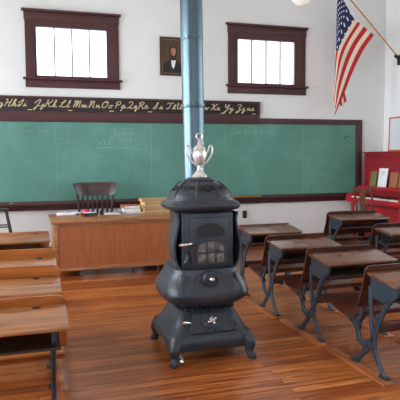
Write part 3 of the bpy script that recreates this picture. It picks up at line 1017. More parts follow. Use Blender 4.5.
def saddle(u, v):
    x = (u - 0.5) * 0.46
    y = (v - 0.5) * 0.42 - 0.05
    k_ = 1 - 0.12 * (2 * u - 1) ** 4
    d = 0.012 * ((2 * u - 1) ** 2 + (2 * v - 1) ** 2)
    return (x * (1 - 0.1 * v), y * k_, 0.475 + d), (x * (1 - 0.1 * v), y * k_, 0.445)


MB().grid(saddle, 14, 14).build('seat', M_DKCHAIR, tc_)


def crest(u, v):
    s = 2 * u - 1
    wd = 0.30 + 0.062 * v ** 1.3
    x = s * wd
    y = 0.13 - 0.09 * (s ** 2) + 0.02 * v
    z_ = 1.035 + 0.22 * v
    edge = abs(s) ** 8
    if v < 0.5:
        z_ += edge * 0.035 * (1 - 2 * v)
    else:
        z_ -= edge * 0.02 * (2 * v - 1)
    return (x, y, z_), (x, y + 0.028, z_)


MB().grid(crest, 24, 8).build('crest_rail', M_DKCHAIR, tc_)
for i in range(6):
    s = (i - 2.5) / 5 * 0.40 / 0.3 * 1.0
    x = s * 0.30
    MB().tube([(x * 0.85, 0.13, 0.47), (x * 0.95, 0.145, 0.75), (x, 0.145 - 0.09 * s * s + 0.0, 1.075)], [0.014, 0.019, 0.016], 10).build('spindle', M_DKCHAIR, tc_)
for s in (-1, 1):
    MB().tube([(s * 0.205, 0.1, 0.47), (s * 0.262, 0.09, 0.8), (s * 0.288, 0.07, 1.1)], [0.016, 0.02, 0.018], 10).build('back_post', M_DKCHAIR, tc_)
MB().lathe([(0.03, 0.10), (0.035, 0.14), (0.028, 0.2), (0.028, 0.38), (0.09, 0.42), (0.1, 0.444)], 20, (0, -0.05, 0)).build('column', M_IRON, tc_)
for i in range(4):
    a = pi / 4 + i * pi / 2
    l_ = MB().tube([(0.02 * cos(a), -0.05 + 0.02 * sin(a), 0.14), (0.15 * cos(a), -0.05 + 0.15 * sin(a), 0.12), (0.255 * cos(a), -0.05 + 0.255 * sin(a), 0.055)], [0.022, 0.02, 0.018], 10).build('leg', M_DKCHAIR, tc_)
    MB().lathe([(0.012, 0.0), (0.022, 0.006), (0.022, 0.04), (0.012, 0.05)], 12, (0.245 * cos(a), -0.05 + 0.245 * sin(a), 0)).build('caster', M_BLACK, l_)

# ------------------------------------------------------------------ stool at the left edge
sl = thing('stool', 'tall dark wooden stool at the left edge in front of the chalkboard', 'stool', (-0.49, 8.6, 0))
MB().lathe([(0.002, 0.87), (0.13, 0.87), (0.15, 0.88), (0.152, 0.895), (0.145, 0.905), (0.1, 0.9), (0.002, 0.895)], 32).build('seat', M_STOOL, sl)
for i in range(4):
    a = pi / 4 + i * pi / 2
    MB().tube([(0.13 * 1.2 * cos(a), 0.156 * sin(a), 0.88), (0.36 * cos(a), 0.30 * sin(a), 0.0)], [0.016, 0.02], 10).build('leg', M_STOOL, sl)
for zz, ex in ((0.30, .02), (0.64, -.03)):
    for i in range(4):
        a, b2 = pi / 4 + i * pi / 2, pi / 4 + (i + 1) * pi / 2
        t_ = 1 - (zz + ex * (i % 2)) / 0.88
        rx, ry = 0.156 + t_ * 0.204, 0.156 + t_ * 0.144
        MB().tube([(rx * cos(a), ry * sin(a), zz + ex * (i % 2)), (rx * cos(b2), ry * sin(b2), zz + ex * (i % 2))], 0.010, 8).build('rung', M_STOOL, sl)

# ------------------------------------------------------------------ stove
sv = thing('cast_iron_stove', 'tall black cast iron parlour stove in the middle of the floor', 'stove', (1.345, 4.38, 0))


def sel(a, b_, e, z_, n=64, cy=0.0, zf=None):
    out = []
    for i in range(n):
        t = 2 * pi * (i + 0.5) / n
        ct, st = cos(t), sin(t)
        k_ = (abs(ct) ** e + abs(st) ** e) ** (-1 / e)
        zz = z_ + (zf(t) if zf else 0)
        out.append((a * k_ * ct, cy + b_ * k_ * st, zz))
    return out


# base: short neck, sloping pyramid, rounded rim with scalloped lower edge
scal = lambda t: 0.022 * abs(cos(2 * t)) + 0.012 * cos(8 * t) * 0.5
MB().rings([sel(.205, .205, 6, .425), sel(.225, .225, 6, .40), sel(.24, .245, 7, .385), sel(.275, .285, 8, .315), sel(.31, .325, 8, .245),
            sel(.335, .35, 8, .225), sel(.352, .366, 8, .195), sel(.352, .366, 8, .155), sel(.34, .355, 8, .10, zf=scal), sel(.33, .345, 8, .10, zf=scal),
            sel(.30, .31, 8, .17)]).build('base', M_IRON, sv)
for sx in (-1, 1):
    for sy in (-1, 1):
        P = crom([(sx * .285, sy * .30, .185), (sx * .315, sy * .335, .125), (sx * .312, sy * .335, .07), (sx * .325, sy * .352, .025), (sx * .35, sy * .378, .012)], 5)
        rr_ = [0.062 + (0.032 - 0.062) * min(1, i / (len(P) * 0.55)) for i in range(len(P))]
        rr_[-4:] = [0.028, 0.027, 0.024, 0.013]
        MB().tube(P, rr_, 14).build('leg', M_IRON, sv)
# rope band at the neck
m = MB()
for i in range(40):
    p0 = sel(.232, .236, 6, .408, n=40)[i]
    m.lathe([(0.002, -.012), (0.012, -.006), (0.012, .006), (0.002, .012)], 8, p0)
m.build('bead_band', M_IRON, sv)
# ash door on the sloping front
ad_ = MB()
def slope_pt(x, s, d):
    # s 0..1 down the slope of the front face
    y0, z0 = -.252, .378
    y1, z1 = -.335, .23
    n_ = Vector((0, -(z0 - z1), -(y1 - y0) * -1)).normalized()
    n_ = Vector((0, -0.87, 0.49))
    return Vector((x, y0 + (y1 - y0) * s, z0 + (z1 - z0) * s)) + n_ * d
def add_plate(mb_, poly, d0, d1):
    A = [mb_.bm.verts.new(slope_pt(x, s, d0)) for x, s in poly]
    B = [mb_.bm.verts.new(slope_pt(x, s, d1)) for x, s in poly]
    mb_.bm.faces.new(A[::-1]); mb_.bm.faces.new(B)
    for i in range(len(A)):
        mb_.bm.faces.new((A[i], A[(i + 1) % len(A)], B[(i + 1) % len(A)], B[i]))
add_plate(ad_, [(-.155, .06), (.155, .06), (.19, .93), (-.19, .93)], -0.01, 0.014)
ad_o = ad_.build('ash_door', M_IRON, sv, smooth=False)
m = MB()
for poly in ([(-.155, .06), (.155, .06), (.159, .13), (-.159, .13)], [(-.187, .86), (.187, .86), (.19, .93), (-.19, .93)],
             [(-.155, .06), (-.14, .06), (-.173, .93), (-.19, .93)], [(.14, .06), (.155, .06), (.19, .93), (.173, .93)]):
    add_plate(m, poly, 0.012, 0.021)
m.build('door_rim', M_IRON, ad_o, smooth=False)
m = MB()
sh_ = [(.09 * cos(t) , .42 - .34 * sin(t) * (1 if sin(t) > 0 else .95)) for t in [i * 2 * pi / 24 for i in range(24)]]
add_plate(m, [(x, max(.16, s)) for x, s in sh_], 0.012, 0.026)
for i in range(7):
    c_ = slope_pt(-.06 + i * .02, .82, .02)
    m.lathe([(0.002, -.012), (0.009, -.005), (0.009, .006), (0.002, .012)], 8, tuple(c_))
m.build('raised_shield', M_IRON, ad_o, angle=50)
m = MB()
cc = slope_pt(.005, .40, .03)
for i in range(4):
    t = pi / 4 * 0.6 + i * pi / 2
    d_ = Vector((cos(t), 0, sin(t) * .87)) + Vector((0, .49 * sin(t) * 0.6, 0))
    m.tube([cc, cc + d_ * .018, cc + d_ * .032, cc + d_ * .043], [0.009, 0.015, 0.018, 0.006], 10)
m.lathe([(0.002, -.012), (0.013, -.006), (0.014, .004), (0.003, .012)], 12, tuple(cc + Vector((0, -.006, 0))), 'Y')
m.build('draft_knob', M_NICKEL, ad_o)
h0 = slope_pt(-.17, .42, .03)
MB().tube([h0 + Vector((.012, .02, 0)), h0, h0 + Vector((-.03, -.02, .004)), h0 + Vector((-.07, -.03, .012)), h0 + Vector((-.085, -.032, .014))],
          [0.010, 0.011, 0.015, 0.019, 0.010], 12).build('handle', M_NICKEL, ad_o)
m = MB()
for s in (.28, .7):
    c_ = slope_pt(.185 - (.02 if s < .5 else .0), s, .012)
    m.tube([c_ + Vector((0, 0, -.02)), c_ + Vector((0, 0, .02))], 0.012, 10)
m.build('hinge', M_IRON, ad_o)

# swelling middle skirt
def mid_z(t):
    return -0.012 * cos(4 * t)
MB().rings([sel(.21, .21, 5, .42), sel(.235, .24, 5, .425), sel(.30, .305, 5, .455, zf=mid_z), sel(.338, .342, 5, .49, zf=mid_z), sel(.350, .352, 5, .52, zf=mid_z),
            sel(.352, .353, 5, .55), sel(.338, .338, 4.5, .60), sel(.312, .305, 4.5, .64), sel(.295, .285, 4.5, .67), sel(.285, .272, 4.5, .70), sel(.28, .265, 4.5, .735),
            sel(.24, .24, 5, .745)]).build('ash_skirt', M_IRON, sv)
m = MB()   # raised bib on the skirt front + corner folds
def bib(u, v):
    x = (u - .5) * (.20 + .16 * v)
    z_ = .70 - .13 * v - 0.02 * sin(pi * u) * v
    ys = [(-.268), (-.29), (-.325), (-.345)]
    yy = cr1([-.272, -.290, -.322, -.342], [0, .4, .75, 1.0], v)
    return (x, yy - .012, z_), (x, yy + .012, z_)
m.grid(bib, 12, 8)
m.build('front_bib', M_IRON, sv)
for sx in (-1, 1):
    def fold(u, v, sx=sx):
        x = sx * (.205 + .045 * u + .04 * v)
        z_ = .70 - .15 * v
        yy = cr1([-.262, -.282, -.318, -.340], [0, .4, .75, 1.0], v) + .02 * u * u
        return (x, yy - .012, z_), (x, yy + .02, z_)
    MB().grid(fold, 6, 8).build('corner_fold', M_IRON, sv)
dl = MB().lathe([(.062, .03), (.064, -.018), (.058, -.03), (.05, -.032), (.048, -.026), (.018, -.028), (.012, -.03)], 28, (-.01, -.312, .672), 'Y').build('draft_dial', M_IRON, sv)
MB().lathe([(.014, 0), (.018, -.006), (.021, -.018), (.014, -.03), (.003, -.034)], 20, (-.01, -.342, .672), 'Y').build('knob', M_NICKEL, dl)

# firebox
FA = .225
MB().rings([sel(.24, .24, 5, .735), sel(FA + .012, FA + .012, 5, .75), sel(FA, FA, 5, .765), sel(FA, FA, 5, 1.17), sel(FA + .012, FA + .012, 5, 1.19), sel(.24, .24, 5, 1.205)]).build('firebox', M_IRON, sv)
# front frame plate
YF = -.232
m = MB().prism([(-.222, .75), (-.222, 1.185), (.205, 1.185), (.205, .75)], 'Y', YF - .012, YF + .03, 0.004)
m.build('front_plate', M_IRON, sv)
m = MB()
for i in range(9):
    m.lathe([(.002, .004), (.007, 0), (.005, -.006), (.001, -.008)], 10, (-.212, YF - .012, .78 + i * .047), 'Y')
m.build('rivets', M_IRON, sv)
# feed door with arched mica window and oval relief above
fd = MB().box(-.158, .155, YF - .034, YF - .012, .765, 1.155, 0.007).build('feed_door', M_IRON, sv)
m = MB()
n_ = 22
oval = []
for i in range(28):
    t = 2 * pi * i / 28
    x = .13 * cos(t)
    z_ = 1.045 + .072 * sin(t) + (-.02 * (x / .13) ** 2 if sin(t) < 0 else -.012 * (x / .13) ** 4) * 1.0
    if sin(t) < 0:
        z_ += .022 * (1 - (x / .13) ** 2)
    oval.append((x - .0, z_))
inner = [(x * .9, 1.045 + (z_ - 1.045) * .86) for x, z_ in oval]
# ring (raised lip)
R0 = [(x, YF - .034, z_) for x, z_ in oval]; R1 = [(x, YF - .046, z_) for x, z_ in oval]
R2 = [(x, YF - .046, z_) for x, z_ in inner]; R3 = [(x, YF - .036, z_) for x, z_ in inner]
m.rings([R0, R1, R2, R3])
m.build('oval_relief', M_IRON, fd)
m = MB().rings([[(x * .89, YF - .0365, 1.045 + (z_ - 1.045) * .85) for x, z_ in oval], [(x * .89, YF - .0385, 1.045 + (z_ - 1.045) * .85) for x, z_ in oval]])
m.build('oval_panel', M_BLACK, fd)


def arch(wd, z0, z1, rise, n=12):
    P = [(-wd, z0), (wd, z0)]
    for i in range(n + 1):
        t = pi * i / n
        P.append((wd * cos(t) if True else 0, z1 + rise * sin(t)))
    return P


CXW = .01
outer = [(x + CXW, z_) for x, z_ in arch(.128, .78, .91, .068)]
innr = [(x + CXW, z_) for x, z_ in arch(.112, .795, .905, .058)]
m = MB()
m.rings([[(x, YF - .034, z_) for x, z_ in outer], [(x, YF - .05, z_) for x, z_ in outer], [(x, YF - .05, z_) for x, z_ in innr], [(x, YF - .036, z_) for x, z_ in innr]], cap=False)
m.build('window_frame', M_IRON, fd)
MB().prism([(x, z_) for x, z_ in [(px2 * 1.0, pz2) for px2, pz2 in innr]], 'Y', YF - .0375, YF - .035).build('mica_window', M_MICA, fd)
m = MB()
for dx in (-.037, .037):
    m.box(CXW + dx - .006, CXW + dx + .006, YF - .049, YF - .0375, .79, .958, 0.002)
m.box(CXW - .112, CXW + .112, YF - .049, YF - .0375, .868, .88, 0.002)
m.build('window_bar', M_IRON, fd)
MB().tube([(-.14, YF - .03, .955), (-.16, YF - .055, .955), (-.19, YF - .065, .952), (-.235, YF - .066, .948), (-.262, YF - .066, .947)], [.010, .011, .015, .019, .010], 12).build('handle', M_NICKEL, fd)
m = MB().tube(crom([(-.195, YF - .016, .87), (-.185, YF - .03, .845), (-.19, YF - .034, .815), (-.205, YF - .02, .80)], 4), .011, 8)
m.lathe([(.002, .002), (.02, 0), (.018, -.012), (.002, -.016)], 12, (-.192, YF - .014, .825), 'Y')
m.build('latch', M_IRON, sv)

# S curved wing panels on the two sides and the back
for sx in (-1, 1):
    def wing(u, v, sx=sx):
        z_ = .735 + .455 * v
        out = .262 + .034 * sin(pi * min(1, (1 - v) * 1.45)) ** 1 * (1 if v > 0.31 else 1) + (.018 if v > .9 else 0) * (v - .9) * 10
        out = cr1([.235, .268, .285, .282, .262, .250, .262], [0, .12, .3, .5, .7, .86, 1.0], v)
        y = -.225 + u * .40
        bul = 1 - .17 * u
        return (sx * out * bul, y, z_), (sx * (out * bul - .016), y, z_)
    MB().grid(wing, 12, 24).build('side_wing', M_IRON, sv)

# top flange, dome, openings plugged black for their shade, cap
MB().rings([sel(.24, .24, 4, 1.19), sel(.262, .262, 4, 1.205), sel(.292, .292, 3.6, 1.213), sel(.308, .308, 3.4, 1.228), sel(.312, .312, 3.4, 1.245), sel(.302, .302, 3.4, 1.262),
            sel(.285, .285, 3.2, 1.274), sel(.268, .268, 3.0, 1.285), sel(.262, .262, 3.0, 1.30), sel(.258, .258, 3.0, 1.31), sel(.2, .2, 3, 1.312)]).build('top_flange', M_IRON, sv)
dm = MB().rings([sel(.25, .25, 2.8, 1.305), sel(.246, .246, 2.7, 1.325), sel(.232, .232, 2.6, 1.352), sel(.207, .207, 2.4, 1.385), sel(.178, .178, 2.2, 1.412), sel(.142, .142, 2, 1.432),
                 sel(.10, .10, 2, 1.442), sel(.02, .02, 2, 1.445)]).build('dome', M_IRON, sv)
for i in range(8):          # ribs
    t = pi / 8 + i * pi / 4
    P = [(r_ * cos(t), r_ * sin(t), z_) for r_, z_ in ((.262, 1.31), (.25, 1.345), (.222, 1.378), (.19, 1.408), (.15, 1.432))]
    MB().tube(P, .009, 8).build('rib', M_IRON, dm)
for i in range(8):  # black plugs in place of cut holes, coloured as the dark inside
    t0_ = i * pi / 4
    m = MB()
    for dt, zz, s_ in ((-.22, 1.385, .021), (0.0, 1.385, .029), (.22, 1.385, .021)):
        t = t0_ + dt
        r_ = .212 if dt else .214
        M4 = Matrix.Translation((r_ * cos(t), r_ * sin(t), zz)) @ Matrix.Rotation(t, 4, 'Z') @ Matrix.Rotation(radians(-40), 4, 'Y')
        ring0 = [M4 @ Vector((-.03, s_ * cos(q_ * pi / 5), s_ * 1.1 * sin(q_ * pi / 5))) for q_ in range(10)]
        ring1 = [M4 @ Vector((.006, s_ * cos(q_ * pi / 5), s_ * 1.1 * sin(q_ * pi / 5))) for q_ in range(10)]
        m.rings([ring0, ring1])
    m.build('opening_shade_plug', M_VOID, dm)
MB().lathe([(.002, 1.435), (.125, 1.438), (.13, 1.446), (.122, 1.454), (.10, 1.458), (.095, 1.464), (.002, 1.465)], 36).build('cap', M_IRON, sv)
# shaker lever ball under the base
m = MB().tube([(-.22, -.26, .13), (-.24, -.31, .075), (-.262, -.35, .045)], .007, 8)
m.lathe([(.002, -.02), (.014, -.014), (.02, 0), (.014, .014), (.002, .02)], 14, (-.265, -.355, .04))
m.lathe([(.002, -.013), (.009, -.009), (.013, 0), (.009, .009), (.002, .013)], 12, (-.275, -.335, .075))
m.build('shaker_lever', M_NICKEL, sv)

# pipe
pp = thing('stovepipe', 'blue grey steel stovepipe rising behind the stove to the ceiling', 'stovepipe', (1.428, 4.80, 0))
TL = -0.0116
def PT(z_): return (TL * (z_ - 1.2), 0, z_)
R_ = .097
MB().tube([PT(1.06), PT(2.10)], R_, 40).build('lower_section', M_PIPE, pp)
MB().tube([PT(2.08), PT(2.70)], R_ + .002, 40).build('middle_section', M_PIPE, pp)
MB().tube([PT(2.68), PT(ROOM_H - .001)], R_ + .004, 40).build('upper_section', M_PIPE, pp)
for z_ in (2.092, 2.69):
    MB().tube([PT(z_ - .012), PT(z_ - .006), PT(z_ + .006), PT(z_ + .012)], [R_ + .003, R_ + .007, R_ + .007, R_ + .003], 40).build('joint_ring', M_PIPE, pp)
m = MB()
for z_, a in ((2.10, -2.5), (2.70, -2.3)):
    c_ = PT(z_)
    m.lathe([(.002, -.008), (.009, -.004), (.009, .004), (.002, .008)], 10, (c_[0] + (R_ + .008) * cos(a), (R_ + .008) * sin(a), z_))
m.build('screw', M_NICKEL, pp)
# smoke collar joining pipe and stove back
MB().tube([(.07, .12, 1.12), (.083, .319, 1.12)], .055, 28).build('smoke_collar', M_IRON, sv)

# trophy
tr = thing('trophy_cup', 'silver two handled lidded trophy cup standing on top of the stove', 'trophy', (1.345, 4.38, 1.466))
MB().lathe([(.002, 0), (.062, 0), (.064, .008), (.06, .018), (.048, .026), (.044, .036), (.03, .05), (.019, .066), (.017, .078), (.024, .086), (.018, .094)], 32).build('foot', M_SILVER, tr)
m = MB()
prof = [(.012, .09), (.024, .098), (.038, .12), (.05, .148), (.057, .175), (.059, .2), (.055, .215), (.05, .225), (.053, .232), (.05, .238)]
rings = []
for r_, z_ in prof:
    rings.append([(r_ * (1 + .035 * cos(10 * 2 * pi * a / 60)) * cos(2 * pi * a / 60), r_ * (1 + .035 * cos(10 * 2 * pi * a / 60)) * sin(2 * pi * a / 60), z_) for a in range(60)])
m.rings(rings)
m.build('bowl', M_SILVER, tr)
MB().lathe([(.05, .238), (.045, .25), (.03, .262), (.018, .272), (.013, .285), (.016, .292), (.01, .3), (.006, .312)], 28).build('lid', M_SILVER, tr)
m = MB()
R0_ = [(0.027 * cos(t), 0, .342 + .027 * sin(t)) for t in [i * 2 * pi / 24 for i in range(24)]]
rings = []
for i in range(24):
    t = i * 2 * pi / 24
    rings.append([((.026 + .006 * cos(q_)) * cos(t), .006 * sin(q_), .342 + (.026 + .006 * cos(q_)) * sin(t)) for q_ in [j * pi / 4 for j in range(8)]])
m.rings(rings, closed=True)
m.build('ring_finial', M_SILVER, tr)
for s in (-1, 1):
    P = crom([(s * .054, 0, .19), (s * .068, 0, .205), (s * .08, 0, .24), (s * .09, 0, .262), (s * .104, 0, .262), (s * .112, 0, .245), (s * .11, 0, .205), (s * .092, 0, .165), (s * .065, 0, .13), (s * .04, 0, .112), (s * .022, 0, .095)], 5)
    MB().tube(P, [.005 + .003 * sin(pi * i / len(P)) for i in range(len(P))], 10).build('handle', M_SILVER, tr)

# ------------------------------------------------------------------ school desks


def seat_profile():
    back = crom([(0, .345, .81), (0, .362, .72), (0, .388, .62), (0, .43, .52), (0, .455, .475)], 5)
    seat = crom([(0, .475, .425), (0, .505, .39), (0, .56, .368), (0, .67, .366), (0, .78, .382), (0, .865, .40)], 5)
    return back, seat


def sheet(mb_, P, x0, x1, th, rtop=0.0, n=14):
    """curved board following a YZ path, with its first edge's corners rounded"""
    L = [0]
    for a, b_ in zip(P, P[1:]):
        L.append(L[-1] + (b_ - a).length)
    tot = L[-1]

    def f(u, v):
        i = min(len(P) - 1, max(0, round(v * (len(P) - 1))))
        p = P[i]
        t_ = (P[min(i + 1, len(P) - 1)] - P[max(i - 1, 0)]).normalized()
        n_v = Vector((0, -t_.z, t_.y))
        d = L[i]
        ins = 0.0
        if rtop and d < rtop:
            ins = rtop - sqrt(max(0, rtop ** 2 - (rtop - d) ** 2))
        x = x0 + ins + (x1 - x0 - 2 * ins) * u
        return (x, p.y + n_v.y * th / 2, p.z + n_v.z * th / 2), (x, p.y - n_v.y * th / 2, p.z - n_v.z * th / 2)
    mb_.grid(f, n, len(P) - 1)


def school_desk(name, label, loc, w_, wtop, wbd, iron, seat=True, style='plate', dz=0.0, well=0.13, group=None, rz=0.0, inset=0.0, rail=0.0):
    t = thing(name, label, 'desk', loc, rz, group)
    Z = dz
    # runners screwed to the floor
    for xa in (-.045, w_ - .035):
        MB().box(xa, xa + .08, .06, .86 if seat else .62, 0.0, .018, 0.003).build('runner', M_RUN, t)
    F = .018
    # iron sides
    for xs in (.012 + inset, w_ - .038 - inset):
        x0, x1 = xs, xs + .026
        m_ = MB()
        if style == 'plate':
            m_.prism([(.012, .70 + Z), (.012, .66 + Z), (.03, .635 + Z), (.10, .595 + Z), (.20, .575 + Z), (.335, .575 + Z), (.335, .735 + Z)], 'X', x0 + .008, x1 - .006)
            m_.beam([(.012, .695 + Z), (.345, .738 + Z)], .02, x0, x1)
            m_.beam(crom([(0, .018, .70 + Z), (0, .022, .66 + Z), (0, .05, .63 + Z), (0, .11, .592 + Z), (0, .2, .572 + Z)], 4) and [(p.y, p.z) for p in crom([(0, .018, .70 + Z), (0, .022, .66 + Z), (0, .05, .63 + Z), (0, .11, .592 + Z), (0, .2, .572 + Z)], 4)], .02, x0, x1)
        else:
            m_.beam([(.012, .69 + Z), (.345, .735 + Z)], .018, x0, x1)
            m_.beam([(.10, .565 + Z), (.34, .60 + Z)], .022, x0, x1)
            for a, b_ in ((.03, .13), (.11, .18), (.20, .24), (.30, .31)):
                m_.beam([(a, .70 + Z), (b_, .575 + Z)], .014, x0, x1)
        c = lambda pts: [(p.y, p.z) for p in crom([(0, a, b_) for a, b_ in pts], 5)]
        # front strut curving down, rear strut upright
        m_.beam(c([(.10, .60 + Z), (.16, .53 + Z), (.215, .44 + Z), (.255, .35), (.285, .27), (.28, .20), (.235, .12), (.185, .06), (.15, F + .004)]), [.044]*10+[.05]*10+[.06]*6+[.052]*6+[.042]*20, x0, x1)
        m_.beam(c([(.335, .66 + Z), (.335, .55 + Z), (.325, .42), (.31, .32), (.295, .26)]), .042, x0, x1)
        # rear foot
        m_.beam(c([(.29, .27), (.34, .21), (.40, .14), (.47, .07), (.53, F + .004)]), [.058]*6+[.05]*6+[.042]*20, x0, x1)
        m_.box(x0 - .012, x1 + .012, .105, .195, F, F + .014, 0.004)
        m_.box(x0 - .012, x1 + .012, .485, .575, F, F + .014, 0.004)
        if seat:
            m_.beam(c([(.35, .20), (.42, .195), (.475, .22), (.50, .28), (.535, .325), (.60, .35)]), [.054] * 26, x0, x1)
            m_.beam(c([(.44, .47), (.46, .40), (.50, .345), (.53, .325)]), .038, x0, x1)
            m_.beam(c([(.50, .345), (.62, .345), (.74, .362)]), .018, x0, x1)
            m_.lathe([(.012, x0 - .004), (.036, x0), (.036, x1), (.012, x1 + .004)], 14, (0, .50, .31), 'X')
        else:
            m_.beam(c([(.335, .60 + Z), (.335, .3), (.33, .2)]), .028, x0, x1)
        m_.build('iron_leg', iron, t)
    # desk top with flat pen strip behind
    d_ = MB().prism([(-.002, .706 + Z), (-.002, .724 + Z), (.004, .73 + Z), (.275, .766 + Z), (.345, .768 + Z), (.345, .744 + Z), (.27, .742 + Z)], 'X', -.005, w_ + .005, 0.004)
    top = d_.build('desktop', wtop, t)
    # inkwell hole as a flat black disc painting its shade, and pen groove
    MB().lathe([(.002, -.001), (.026, -.001), (.026, .0015), (.002, .0015)], 20, (w_ - well, .305, .7665 + Z)).build('inkwell', M_VOID, top)
    MB().box(.10, w_ - well - .12, .296, .306, .7655 + Z, .7685 + Z).build('pen_groove', wbd, top)
    # book box
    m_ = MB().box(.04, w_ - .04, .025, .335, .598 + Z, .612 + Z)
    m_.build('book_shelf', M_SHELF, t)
    if seat:
        bk, st = seat_profile()
        bk = [Vector((0, p.y + .014, p.z + Z + (rail * max(0, p.z - .75) / .06))) if p.z > .5 else Vector((0, p.y + .014, p.z + Z * .5)) for p in bk]
        m_ = MB(); sheet(m_, bk, -.012, w_ + .012, .016, .05)
        m_.build('backrest', wbd, t)
        m_ = MB(); sheet(m_, st, .0, w_, .016, 0)
        m_.build('seat', wbd, t)
    else:
        MB().box(.0, w_, .345, .36, .60 + Z, .79 + Z, 0.004).build('back_board', wbd, t)
        pass
    MB().box(.036 + inset, w_ - .036 - inset, .275, .295, .315, .395, 0.003).build('stretcher', wbd, t)
    return t


WD = .68
G1 = 'school desks in the row right of the stove'
school_desk('school_desk', 'seatless reddish desk front of the row right beside the stove, near the wall outlet', (2.36, 5.74, 0), .66, M_RED_W, M_RED_D, M_IRON2, seat=False, dz=.035, well=.1, group=G1)
school_desk('school_desk', 'reddish brown school desk second from the front in the row right beside the stove', (2.335, 4.87, 0), WD, M_RED_W, M_RED_D, M_IRON2, group=G1)
school_desk('school_desk', 'reddish brown school desk third from the front in the row right beside the stove', (2.365, 4.03, 0), WD, M_RED_W, M_RED_D, M_IRON2, group=G1)
school_desk('school_desk', 'nearest desk at the right edge, its iron leg whole in the lower right corner', (2.385, 3.15, 0), WD, M_RED_W, M_RED_D, M_IRON2, group=G1)
G2 = 'school desks in the far right row'
school_desk('school_desk', 'dark reddish school desk in front of the red piano, farthest on the right', (4.10, 6.65, 0), .80, M_RED_W, M_RED_D, M_IRON2, dz=.03, group=G2)
school_desk('school_desk', 'school desk with iron side of slanting bars at the right edge', (3.99, 5.37, 0), WD, M_RED_W, M_RED_D, M_IRON2, style='bars', group=G2)
G3 = 'school desks in the left row'
school_desk('school_desk', 'honey brown seatless desk at the front of the left row, before the stool', (.165 - WD, 5.98, 0), WD, M_HONEY, M_HONEYD, M_IRON2, seat=False, dz=.035, group=G3, inset=.05)
school_desk('school_desk', 'honey brown school desk in the left row beside the corner of the teacher desk', (.175 - WD, 4.60, 0), WD, M_HONEY, M_HONEYD, M_IRON2, group=G3, inset=.05, rail=.035)
school_desk('school_desk', 'honey brown school desk in the left row just ahead of the nearest one', (.17 - WD, 3.77, 0), WD, M_HONEY, M_HONEYD, M_IRON2, group=G3, well=.16, inset=.05, rail=.04)
school_desk('school_desk', 'nearest honey brown school desk at the lower left corner of the room', (.165 - WD, 2.95, 0), WD, M_HONEY, M_HONEYD, M_IRON2, group=G3, well=.16, inset=.05, rail=.01)

# ------------------------------------------------------------------ red piano against the right wall
pn = thing('upright_piano', 'bright red painted upright piano against the right wall', 'piano', (6.1, 8.3, 0))
pn.location = (0, 0, 0)
PY0, PY1 = 7.55, 9.10
XF, XB = 6.10, 6.60
MB().box(XF - .03, XB, PY0 - .02, PY1 + .02, 1.70, 1.727, 0.006).build('lid', M_REDP, pn)
MB().box(XF + .02, XB, PY0 + .03, PY1 - .03, .86, 1.70).build('upper_case', M_REDP, pn)
for a in (PY0, PY1 - .05):
    MB().box(XF - .005, XB, a, a + .05, .82, 1.70, 0.005).build('side_panel', M_REDP, pn)
MB().box(XF - .01, XF + .02, PY0 + .05, PY1 - .05, 1.64, 1.70, 0.004).build('cornice', M_REDP, pn)
MB().box(XF - .13, XF + .03, PY0, PY1 + .03, 1.03, 1.085, 0.006).build('music_shelf', M_REDP2, pn)
MB().box(XF - .06, XF + .02, PY0 + .03, PY1 - .03, .93, 1.03).build('fall_board', M_REDP, pn)
MB().box(XF - .34, XF - .03, PY0, PY1 + .03, .79, .875, 0.006).build('key_bed', M_REDP2, pn)
m = MB()
nk = 40
for i in range(nk):
    y0 = PY0 + .06 + (PY1 - PY0 - .12) * i / nk
    m.box(XF - .31, XF - .065, y0 + .001, y0 + (PY1 - PY0 - .12) / nk - .001, .876, .895)
m.build('white_keys', M_IVORY, pn)
m = MB()
for i in range(nk):
    if i % 7 in (2, 6):
        continue
    y0 = PY0 + .06 + (PY1 - PY0 - .12) * (i + 1) / nk
    m.box(XF - .20, XF - .065, y0 - .007, y0 + .007, .895, .908, 0.002)
m.build('black_keys', M_BLACK, pn)
for y0 in (PY0 - .03, PY1 - .035):
    P = [(XF - .06, .79), (XF - .36, .79), (XF - .385, .83), (XF - .38, .90), (XF - .35, .945), (XF - .30, .96), (XF - .24, .945), (XF - .2, .965), (XF - .06, 1.03)]
    MB().prism(P, 'Y', y0, y0 + .06, 0.006).build('cheek', M_REDP2, pn)
MB().box(XF + .02, XB, PY0 + .02, PY1 - .02, .0, .79).build('lower_case', M_REDP, pn)
MB().box(XF + .0, XF + .02, PY0 + .15, PY1 - .15, .18, .70, 0.004).build('lower_panel', M_REDP2, pn)
for y0 in (PY0 + .02, PY1 - .1):
    MB().lathe([(.035, 0), (.04, .05), (.025, .1), (.045, .3), (.045, .5), (.028, .68), (.04, .72), (.04, .79)], 18, (XF - .28, y0 + .04, 0)).build('leg', M_REDP2, pn)
for i in (-1, 1):
    MB().box(XF - .09, XF, 8.32 + i * .08 - .03, 8.32 + i * .08 + .03, .05, .07, 0.005).build('pedal', M_BRASS, pn)


def standing(name, label, y0, y1, h, mat, th=.02, cat='book', pages=True, dx=0.0):
    b2 = thing(name, label, cat, (XF - .03 + dx, y0, 1.086))
    tl = Matrix.Rotation(radians(8), 4, 'Y')
    MB().box(-th, 0, 0, y1 - y0, 0, h, 0.002, M=tl).build('cover', mat, b2)
    if pages:
        MB().box(-th * .7, -th * .25, .002, y1 - y0 - .002, h - .001, h + .0015, M=tl).build('pages', M_PAGES, b2)
    return b2


